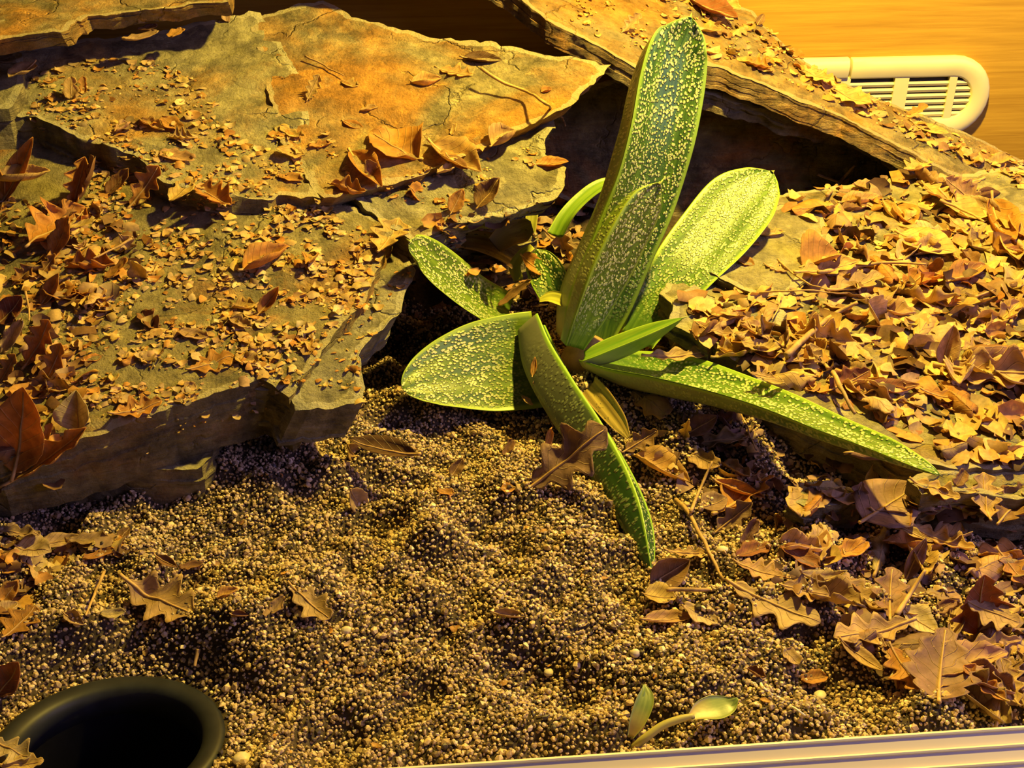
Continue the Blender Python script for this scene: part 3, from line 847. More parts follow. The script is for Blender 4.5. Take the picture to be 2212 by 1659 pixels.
# withered leaf and yellow remains at the back
SL([(1120, 560, .690), (1080, 535, .694), (1040, 522, .698), (1000, 520, .700), (975, 524, .701)], [26, 30, 28, 20, 6], [(.0, .5, .85), (0, .5, .85)], M_GAST_DEAD, chan=.3, keel=.3, seed=11, tip=0, label='withered brown leaf')
SL([(1068, 530, .688), (1100, 505, .692), (1130, 495, .695), (1150, 490, .696)], [22, 30, 30, 14], [(-.1, .3, .95), (.1, .3, .95)], M_GAST_DEAD, chan=.5, keel=.3, seed=12, tip=0, label='blunt brown-spotted withered leaf end')
SL([(1140, 530, .708), (1146, 490, .712), (1150, 455, .716), (1150, 436, .718)], [12, 13, 13, 7], [(.2, .2, .95), (.2, .2, .95)], M_GAST_YEL, seed=13, tip=0, label='short yellow leaf stump')
SL([(1120, 605, .672), (1112, 575, .678), (1128, 548, .684), (1150, 532, .688)], [11, 13, 12, 8], [(-.2, .4, .9), (-.2, .4, .9)], M_GAST_YEL, seed=14, tip=0, label='curled yellow leaf stump')
SL([(1200, 640, .655), (1185, 600, .662), (1165, 565, .668), (1150, 545, .672)], [34, 40, 34, 14], [(-.2, .4, .9), (-.2, .4, .9)], M_GAST, seed=15, tip=0, label='small dark green offset leaf')
SL([(1225, 650, .640), (1190, 640, .646), (1165, 648, .648)], [16, 14, 6], [(-.4, .5, .8), (-.4, .5, .8)], M_GAST_YEL, seed=16, tip=0, label='small yellow leaf base')

# stem hidden in the rosette
def tube(pts, radii, nseg=None, k=8, cap=True):
    C = catmull(np.c_[np.asarray(pts), np.asarray(radii)], nseg or (len(pts) * 5)); R = C[:, 3]; C = C[:, :3]
    T = np.gradient(C, axis=0); T /= np.linalg.norm(T, axis=1)[:, None] + 1e-12
    ref = np.array([0, 0, 1.]) if abs(T[0][2]) < .9 else np.array([1., 0, 0])
    V, F = [], []
    for i in range(len(C)):
        a = np.cross(T[i], ref); a /= np.linalg.norm(a) + 1e-12; b = np.cross(T[i], a)
        for j in range(k):
            t = 2 * math.pi * j / k; V.append(C[i] + (a * math.cos(t) + b * math.sin(t)) * max(R[i], .0001))
    for i in range(len(C) - 1):
        for j in range(k):
            q = (j + 1) % k; F.append((i * k + j, i * k + q, (i + 1) * k + q, (i + 1) * k + j))
    F.append(tuple(range(k - 1, -1, -1))); F.append(tuple((len(C) - 1) * k + j for j in range(k)))
    return np.array(V), F
c0 = np.array(at_y(1245, 765, .622))
V, F = tube([c0 + (0, .004, -.035), c0 + (.004, .006, -.01), c0 + (.012, .01, .006)], [.011, .014, .009], 10, 12)
link('stem', mesh_from('stem', V - np.array(plant.location), F, M_STALK), parent=plant)


# ------------------------------------------------------------------ what lies where: ray hits and a height field that grows as leaves pile up
allV = [SAND_V] + ROCKS_V + PLANT_V
allF = [tuple(int(i) for i in f) for f in SAND_F]
b0 = len(SAND_V); allF += [tuple(i + b0 for i in f) for f in ROCKS_F]
b1 = b0 + sum(len(v) for v in ROCKS_V); N_ROCK_END = len(allF)
allF += [tuple(i + b1 for i in f) for f in PLANT_F]
allV = np.concatenate(allV)
BVH = BVHTree.FromPolygons([tuple(v) for v in allV], allF)
N_SAND = len(SAND_F)
BVH_G = BVHTree.FromPolygons([tuple(v) for v in allV], allF[:N_ROCK_END])
HX0, HY0, HS = -.47, .29, .0025
HNX, HNY = int(1.04 / HS), int(.66 / HS)
HM = np.zeros((HNY, HNX)); ISP = np.zeros((HNY, HNX), bool); ISS = np.zeros((HNY, HNX), bool)
DN = Vector((0, 0, -1))
for j in range(HNY):
    for i in range(HNX):
        loc, nn, fi, d = BVH_G.ray_cast(Vector((HX0 + i * HS, HY0 + j * HS, .6)), DN)
        if loc is not None:
            ISS[j, i] = fi < N_SAND; HM[j, i] = loc.z + (.0014 if fi < N_SAND else 0)
HM0 = HM.copy()

def hm_idx(p):
    i = np.clip(((p[:, 0] - HX0) / HS).astype(int), 0, HNX - 1); j = np.clip(((p[:, 1] - HY0) / HS).astype(int), 0, HNY - 1)
    return j, i

def cast(px, py, plants=True):
    d = Vector(ray(px, py)).normalized()
    loc, nn, fi, dist = (BVH if plants else BVH_G).ray_cast(Vector(CAMP), d)
    return (None, None, -1) if loc is None else (np.array(loc), np.array(nn), fi)

# ------------------------------------------------------------------ dry leaves
def jag1(n, s, f):
    return vnoise(np.c_[np.linspace(0, f, n), np.full(n, s * 1.77), np.zeros(n)], s)

def leaf_shape(kind, seed, L, W, curl=0.6, cup=0.4, twist=0.3, wob=.10, fold=0.0):
    """one dry leaf: blade (with its own thickness) and its midrib; x along, z up; returns (V,F,UV),(Vm,Fm)|None"""
    nu, nv = (26, 9) if kind in ('oak', 'maple') else (16, 7)
    u = np.linspace(0, 1, nu); r = np.random.default_rng(seed)
    if kind == 'oak':
        base = np.sin(np.pi * np.clip(u, 0.0, 1) ** 1.15) ** .62
        ph = r.uniform(0, 6); k = r.uniform(3.0, 4.2)
        lobL = .70 + .30 * np.sin(k * 2 * np.pi * u + ph); lobR = .70 + .30 * np.sin(k * 2 * np.pi * u + ph + r.uniform(-1, 1))
        wl, wr = base * lobL + .04, base * lobR + .04
        wl *= .8 + .4 * jag1(nu, seed, 9); wr *= .8 + .4 * jag1(nu, seed + 3, 9)
    elif kind == 'ovate':
        base = np.sin(np.pi * u ** .8) ** .75
        wl = base * (.88 + .24 * jag1(nu, seed, 14)) + .015; wr = base * (.88 + .24 * jag1(nu, seed + 3, 14)) + .015
    elif kind == 'lance':
        base = np.sin(np.pi * u ** .9) ** .85
        wl = base * (.92 + .16 * jag1(nu, seed, 8)) + .02; wr = base * (.92 + .16 * jag1(nu, seed + 3, 8)) + .02
    elif kind == 'maple':
        th = np.abs(u - .5)
        base = np.interp(u, [0, .10, .2, .30, .42, .52, .62, .74, .84, .92, 1], [.15, .75, .55, 1.0, .62, .95, .5, .62, .3, .34, .02])
        wl = base * (.8 + .4 * jag1(nu, seed, 11)); wr = base * (.8 + .4 * jag1(nu, seed + 3, 11))
    else:                                                        # torn piece
        c = r.uniform(.3, .8)
        base = np.clip(np.sin(np.pi * (.18 + .64 * u)) , .2, 1)
        wl = base * (.45 + .85 * jag1(nu, seed, 6)); wr = base * (.45 + .85 * jag1(nu, seed + 3, 6))
        wl[0] *= .35; wr[0] *= .4; wl[-1] *= .3; wr[-1] *= .35
    # arc along the length
    ang = curl * (u - .5) + .35 * wob * 3 * (jag1(nu, seed + 8, 4) - .5)
    ds = L / (nu - 1)
    x = np.r_[0, np.cumsum(np.cos(ang[:-1]) * ds)]; z = np.r_[0, np.cumsum(np.sin(ang[:-1]) * ds)]
    x -= x.mean(); z -= z.min() if curl > 0 else z.mean()
    s = np.linspace(-1, 1, nv)
    V, UV = [], []
    end = (.16 * L * (np.array([jag1(nv, seed + 20, 5), jag1(nv, seed + 21, 5)]) - .5)) if kind == 'frag' else np.zeros((2, nv))
    for i in range(nu):
        for j in range(nv):
            w = (wl[i] if s[j] < 0 else wr[i]) * W * .5
            a = cup * 1.6 * abs(s[j]) ** 1.2                      # sides roll up (or down) round the midrib
            yy = s[j] * w * math.cos(a * .55); zz = abs(s[j]) * w * (math.sin(a * .8) + fold)
            tw = twist * (u[i] - .5)
            y2, z2 = yy * math.cos(tw) - zz * math.sin(tw), yy * math.sin(tw) + zz * math.cos(tw)
            xx = x[i] + (end[0][j] if i < 2 else end[1][j] if i > nu - 3 else 0)
            V.append((xx - math.sin(ang[i]) * z2, y2, z[i] + math.cos(ang[i]) * z2)); UV.append((u[i], s[j] * .5 + .5))
    V = np.array(V)
    V[:, 2] += wob * W * (fbm(np.c_[V[:, :2] / max(W, 1e-4) * 2.6, np.full(len(V), seed * 1.9)], seed, 2) - .5) * 1.6
    mid = V.reshape(nu, nv, 3)[:, nv // 2].copy()
    idx = np.arange(nu * nv).reshape(nu, nv)
    Ft = np.stack([idx[:-1, :-1], idx[1:, :-1], idx[1:, 1:], idx[:-1, 1:]], -1).reshape(-1, 4)
    m = nu * nv; th = .00028
    G = V.reshape(nu, nv, 3); nx = np.cross(np.gradient(G, axis=0), np.gradient(G, axis=1)); nx /= np.linalg.norm(nx, axis=2)[..., None] + 1e-12
    V2 = V - nx.reshape(-1, 3) * th
    rim = np.r_[idx[0, :-1], idx[:-1, -1], idx[-1, :0:-1], idx[:0:-1, 0]]
    Fr = np.array([(rim[k], rim[(k + 1) % len(rim)], rim[(k + 1) % len(rim)] + m, rim[k] + m) for k in range(len(rim))])
    F = np.concatenate([Ft, Ft[:, ::-1] + m, Fr])
    blade = (np.concatenate([V, V2]), F, np.concatenate([UV, UV]))
    rib = None
    if kind != 'frag':
        nm = 9
        q = mid[np.linspace(0, nu - 2, nm).astype(int)]
        nn = nx.reshape(nu, nv, 3)[np.linspace(0, nu - 2, nm).astype(int), nv // 2]
        q = q + nn * .0001
        st = q[0] - (q[1] - q[0]) / (np.linalg.norm(q[1] - q[0]) + 1e-9) * L * (.09 if kind in ('oak', 'ovate', 'maple') else .05)
        pts = np.vstack([st + (0, 0, .0006), q]); rad = np.linspace(.0008, .0002, len(pts)) * min(1.3, max(.5, L / .03))
        rib = tube(pts, rad, 14, 5)
    return blade, rib

TAN, PALE, ORANGE, BROWN, DARK, PURPLE, RED, GOLD = (.60, .42, .23), (.70, .55, .33), (.62, .33, .09), (.34, .19, .09), (.15, .08, .04), (.40, .25, .20), (.38, .15, .07), (.70, .50, .20)
TONE = dict(tan=TAN, pale=PALE, orange=ORANGE, brown=BROWN, dark=DARK, purple=PURPLE, red=RED, gold=GOLD)
N_LEAF = [0]
LEAF_BOX = []
def vary(c, r, k=.12):
    f = 1 + r.uniform(-k, k)
    return tuple(float(min(.95, max(.01, x * f * (1 + r.uniform(-.05, .05))))) for x in c)

def orient(axis, nrm):
    x = axis / (np.linalg.norm(axis) + 1e-12)
    n = nrm - x * np.dot(nrm, x); n /= np.linalg.norm(n) + 1e-12
    y = np.cross(n, x)
    return np.stack([x, y, n], 1)

def settle(Vw, pct, lift=0.0, only=None):
    j, i = hm_idx(Vw)
    h = HM[j, i]
    cl = Vw[:, 2] - h
    return -np.percentile(cl, pct) + lift

def pile(Vw, grow=1.0):
    j, i = hm_idx(Vw)
    ok = Vw[:, 2] - HM0[j, i] < .03
    np.maximum.at(HM, (j[ok], i[ok]), HM[j[ok], i[ok]] + (Vw[ok, 2] - HM[j[ok], i[ok]]) * grow)

def put_leaf(blade, rib, R, c, label, group, color, me=None, mrib=None, pct=14, snap=True, name='dry_leaf', grow=.6):
    V = blade[0]
    Vw = V @ R.T + c
    if snap:
        dz = settle(Vw, pct)
        dz = max(-.02, min(.02, dz)) if snap is True else dz
        c = c + np.array([0, 0, dz]); Vw = Vw + (0, 0, dz)
    pile(Vw, grow)
    me = me or mesh_from('dry_leaf', blade[0], blade[1], M_LEAF, uv=blade[2])
    o = link(name, me, label=label, cat='leaf', group=group, color=color)
    M4 = Matrix.Identity(4)
    for a in range(3):
        for b in range(3): M4[a][b] = float(R[a, b])
        M4[a][3] = float(c[a])
    o.matrix_world = M4
    if rib is not None:
        mrib = mrib or mesh_from('midrib', rib[0], rib[1], M_STALK)
        link('midrib', mrib, parent=o)
    N_LEAF[0] += 1
    return o, c, me, mrib

def hero(p0, p1, w, kind, tone, label, curl=.5, cup=.35, twist=.2, roll=0, up=0, fold=0, wob=.10, lift=0.0, group=None, dark=None, on=0, zp=None):
    """p0 stalk end, p1 tip (photo pixels), w = width/length. up=1: stands upright, facing the viewer"""
    N_LEAF[0] += 0
    seed = 100 + len(LEAF_BOX) * 7
    r = np.random.default_rng(seed)
    cx, cy = (p0[0] + p1[0]) / 2, (p0[1] + p1[1]) / 2
    if up:
        a, na, fi = cast(*(p0 if p0[1] > p1[1] else p1), bool(on))
        if a is None: return
        A0 = at_y(*p0, a[1]); A1 = at_y(*p1, a[1] + .006)
        nr = dirv((r.uniform(-.3, .3), .35, .9))
    else:
        hc, nc, _ = cast(cx, cy, bool(on))
        if zp is not None: hc, nc = at_plane(cx, cy, (zp, 0, 0)), np.array([0, 0, 1.])
        if hc is None: return
        z = hc[2]
        # both ends on the plane of slope found at the middle
        pl = (z - .28 * hc[1] if nc[1] < -.15 else z - .10 * hc[1], .28 if nc[1] < -.15 else .10, 0)
        A0, A1 = at_plane(*p0, pl), at_plane(*p1, pl)
        nr = np.array([0, -pl[1], 1.0])
    L = np.linalg.norm(A1 - A0)
    L = min(L, .075)
    if not up and kind != 'frag': w = min(1.0, w * 1.3)
    blade, rib = leaf_shape(kind, seed, L, L * w, curl, cup, twist, wob, fold)
    R = orient(A1 - A0, nr)
    if roll:
        t = math.radians(roll); c_, s_ = math.cos(t), math.sin(t)
        R = R @ np.array([[1, 0, 0], [0, c_, -s_], [0, s_, c_]])
    c = (A0 + A1) / 2
    if lift or on: c = c + (0, 0, lift + (.002 if on else 0))
    o, c, _, _ = put_leaf(blade, rib, R, c, label, group, vary(TONE[tone], r, .08), snap=(not up and not on and zp is None), pct=10)
    LEAF_BOX.append((cx, cy, label, tone, kind))
    return o

RA = [(1480, 650), (1560, 620), (1700, 640), (1800, 520), (1700, 450), (1760, 400), (1950, 375), (2110, 410), (2260, 470), (2260, 1000), (2050, 1000), (1900, 915), (1700, 830), (1500, 740)]
RB = [(1345, 880), (1500, 895), (1700, 935), (1850, 1005), (1990, 1045), (2260, 1085), (2260, 1560), (2010, 1530), (1880, 1450), (1800, 1340), (1640, 1240), (1700, 1180), (1560, 1080), (1420, 1060)]
LA = [(0, 420), (180, 440), (240, 560), (200, 700), (140, 800), (230, 880), (150, 980), (0, 1030)]
LS = [(150, 400), (330, 400), (560, 470), (740, 500), (780, 600), (640, 800), (400, 830), (220, 880), (160, 800), (260, 620)]
LF = [(0, 1165), (270, 1160), (280, 1200), (120, 1240), (60, 1330), (0, 1400)]
LC = [(1420, -10), (1600, -10), (1720, 130), (2000, 262), (2212, 355), (2212, 410), (1900, 270), (1600, 135), (1430, 100)]
# ------------------------------------------------------------------ crumbs and deep litter: too many and too small to count
def crumbs(name, label, regions, seed, mat=M_CRUMB):
    rr = np.random.default_rng(seed)
    VV, FF, CC = [], [], []; base = 0
    for poly, n, s0, s1, tones, tilt, dens in regions:
        P = np.array(poly); lo_, hi_ = P.min(0), P.max(0); cnt = tries = 0
        while cnt < n and tries < n * 12:
            tries += 1
            px, py = rr.uniform(lo_[0], hi_[0]), rr.uniform(lo_[1], hi_[1])
            if not in_poly([px], [py], poly)[0]: continue
            if dens and vnoise(np.array([[px / 55, py / 34, seed]]), seed)[0] < rr.uniform(.2, .75): continue
            h, nn, fi = cast(px, py)
            if h is None or fi >= N_ROCK_END or h[1] > .92: continue
            L = s0 + (s1 - s0) * rr.random() ** 2.2; W = L * rr.uniform(.35, .9)
            nr = (nn if nn[2] > .5 else np.array([0, -.3, 1.])) + rr.normal(0, tilt, 3)
            a = rr.uniform(0, 2 * math.pi)
            R = orient(np.array([math.cos(a), math.sin(a), .05]), nr)
            k = rr.uniform(-1.2, 1.2); f = rr.uniform(-.5, .5)
            pts = []
            for iu, u in enumerate((-.5, -.15, .2, .5)):
                for v in (-.5, 0, .5):
                    e = (1 if iu in (1, 2) else rr.uniform(.25, .9)) * rr.uniform(.75, 1.15)
                    x, y = u * L * rr.uniform(.85, 1.15), v * W * e
                    pts.append((x, y, k * u * u * L + f * abs(v) * W + rr.normal(0, .05) * W))
            j, i = hm_idx(h[None]); z = HM[j, i][0]; z = h[2] if z - h[2] > .006 else z * .4 + h[2] * .6
            q = np.array(pts) @ R.T; q = q - (0, 0, min(0, q[:, 2].min()) * .6) + np.array([h[0], h[1], z + .0004])
            pile(q, .35); VV.append(q); CC.append(np.tile(vary(TONE[str(rr.choice(tones))], rr, .22), (12, 1)))
            for iu in range(3):
                for iv in range(2):
                    b = base + iu * 3 + iv; FF.append((b, b + 3, b + 4, b + 1))
            base += 12; cnt += 1
    V = np.concatenate(VV); V2 = V + (0, 0, -.00018)
    F = np.array(FF)
    me = mesh_from(name, np.concatenate([V, V2]), np.concatenate([F, F[:, ::-1] + len(V)]), mat, col=np.concatenate(CC + CC))
    return link(name, me, label=label, cat='leaf litter', kind='stuff')
S1P = [(60, 180), (140, 130), (330, 130), (420, 170), (520, 290), (650, 290), (660, 400), (560, 430), (470, 420), (330, 370), (180, 290), (60, 250)]
A1P = [(170, 330), (340, 400), (560, 450), (700, 440), (770, 480), (840, 520), (790, 640), (700, 740), (630, 830), (480, 845), (330, 905), (200, 930), (120, 800), (150, 560)]
OR_ = [(660, 300), (800, 420), (1000, 460), (1100, 430), (1180, 340), (1100, 300), (980, 340), (780, 420), (700, 250)]
crumbs('leaf_crumbs', 'fine yellow leaf crumbs sprinkled over the stepped slate slabs', [
    (S1P, 800, .0014, .0075, ['gold', 'tan', 'pale', 'gold', 'orange'], .18, True),
    (A1P, 2300, .0014, .0075, ['gold', 'tan', 'pale', 'gold', 'orange'], .18, True),
    ([(-10, 420), (200, 440), (330, 520), (220, 700), (150, 950), (-10, 1040)], 420, .004, .014, ['orange', 'tan', 'brown', 'gold'], .4, False),
    (OR_, 160, .0015, .006, ['gold', 'tan', 'orange'], .2, True),
    ([(640, 830), (780, 660), (880, 560), (895, 590), (790, 760), (780, 870)], 70, .0015, .006, ['gold', 'orange'], .2, False)], 5)
crumbs('leaf_litter', 'broken brown leaf litter filling the bank under the ridge and the lower corner', [
    (RA, 1100, .004, .019, ['tan', 'gold', 'orange', 'brown', 'gold', 'dark'], .42, False),
    (RB, 480, .004, .014, ['purple', 'tan', 'brown', 'dark', 'gold', 'purple'], .40, True),
    ([(900, 480), (1200, 440), (1330, 400), (1300, 560), (1200, 680), (1100, 640), (960, 540)], 160, .004, .013, ['brown', 'tan', 'dark', 'orange'], .4, False),
    ([(1250, 780), (1400, 740), (1500, 760), (1400, 800)], 40, .003, .010, ['tan', 'brown'], .4, False),
    ([(880, 600), (1000, 680), (950, 760), (850, 760)], 30, .003, .010, ['brown', 'dark'], .4, False),
    (LF, 130, .003, .012, ['tan', 'orange', 'pale', 'brown'], .35, False)], 6)
crumbs('ridge_crumbs', 'yellow leaf crumbs along the top of the long ridge slab', [
    (LC, 420, .002, .012, ['gold', 'orange', 'tan', 'gold', 'brown'], .2, False),
    ([(1150, -5), (1430, -5), (1430, 110), (1350, 120)], 70, .0015, .006, ['gold', 'orange'], .2, True)], 7)
crumbs('sand_crumbs', 'small leaf crumbs dotted over the open sand', [
    ([(480, 1020), (800, 920), (1150, 960), (1350, 1240), (1700, 1350), (1800, 1560), (600, 1640), (420, 1440), (60, 1420), (300, 1170)], 150, .0012, .005, ['tan', 'orange', 'brown'], .3, False)], 8)

# seedling by the front track
seed_o = bpy.data.objects.new('seedling', None); COL.objects.link(seed_o)
SB = cast(1372, 1606)[0] + np.array([0, 0, .001]); seed_o.location = SB
seed_o['label'] = 'tiny two-leaved green seedling growing in the sand beside the front track'; seed_o['category'] = 'plant'
def above(px, py, h): return (px, py, at_plane(px, py, (SB[2] + h, 0, 0))[1])
succulent_leaf(seed_o, [above(1362, 1592, .003), above(1376, 1560, .008), above(1390, 1525, .012), above(1396, 1500, .014), above(1392, 1478, .015)], [7, 17, 20, 16, 2], [(-.2, .5, .8), (.2, .5, .8)], M_SEED, chan=.4, keel=.1, nseg=24, seed=17, tip=0, label='upright narrow seedling leaf')
succulent_leaf(seed_o, [above(1492, 1549, .011), above(1518, 1534, .012), above(1548, 1527, .012), above(1576, 1520, .011), above(1594, 1508, .012)], [8, 24, 30, 20, 2], [(0, .75, .65), (.1, .7, .65)], M_SEED, chan=.5, keel=.1, nseg=24, seed=18, tip=0, label='cupped seedling leaf')
V, F = tube([at_y(*above(*q)) for q in ((1366, 1616, -.001), (1392, 1596, .004), (1430, 1568, .008), (1470, 1553, .010), (1500, 1546, .011))], [.0016, .0017, .0016, .0015, .0010], 18)
link('stalk', mesh_from('stalk', V - np.array(SB), F, plain('seedling_stalk', (.40, .36, .12), .5)), parent=seed_o)

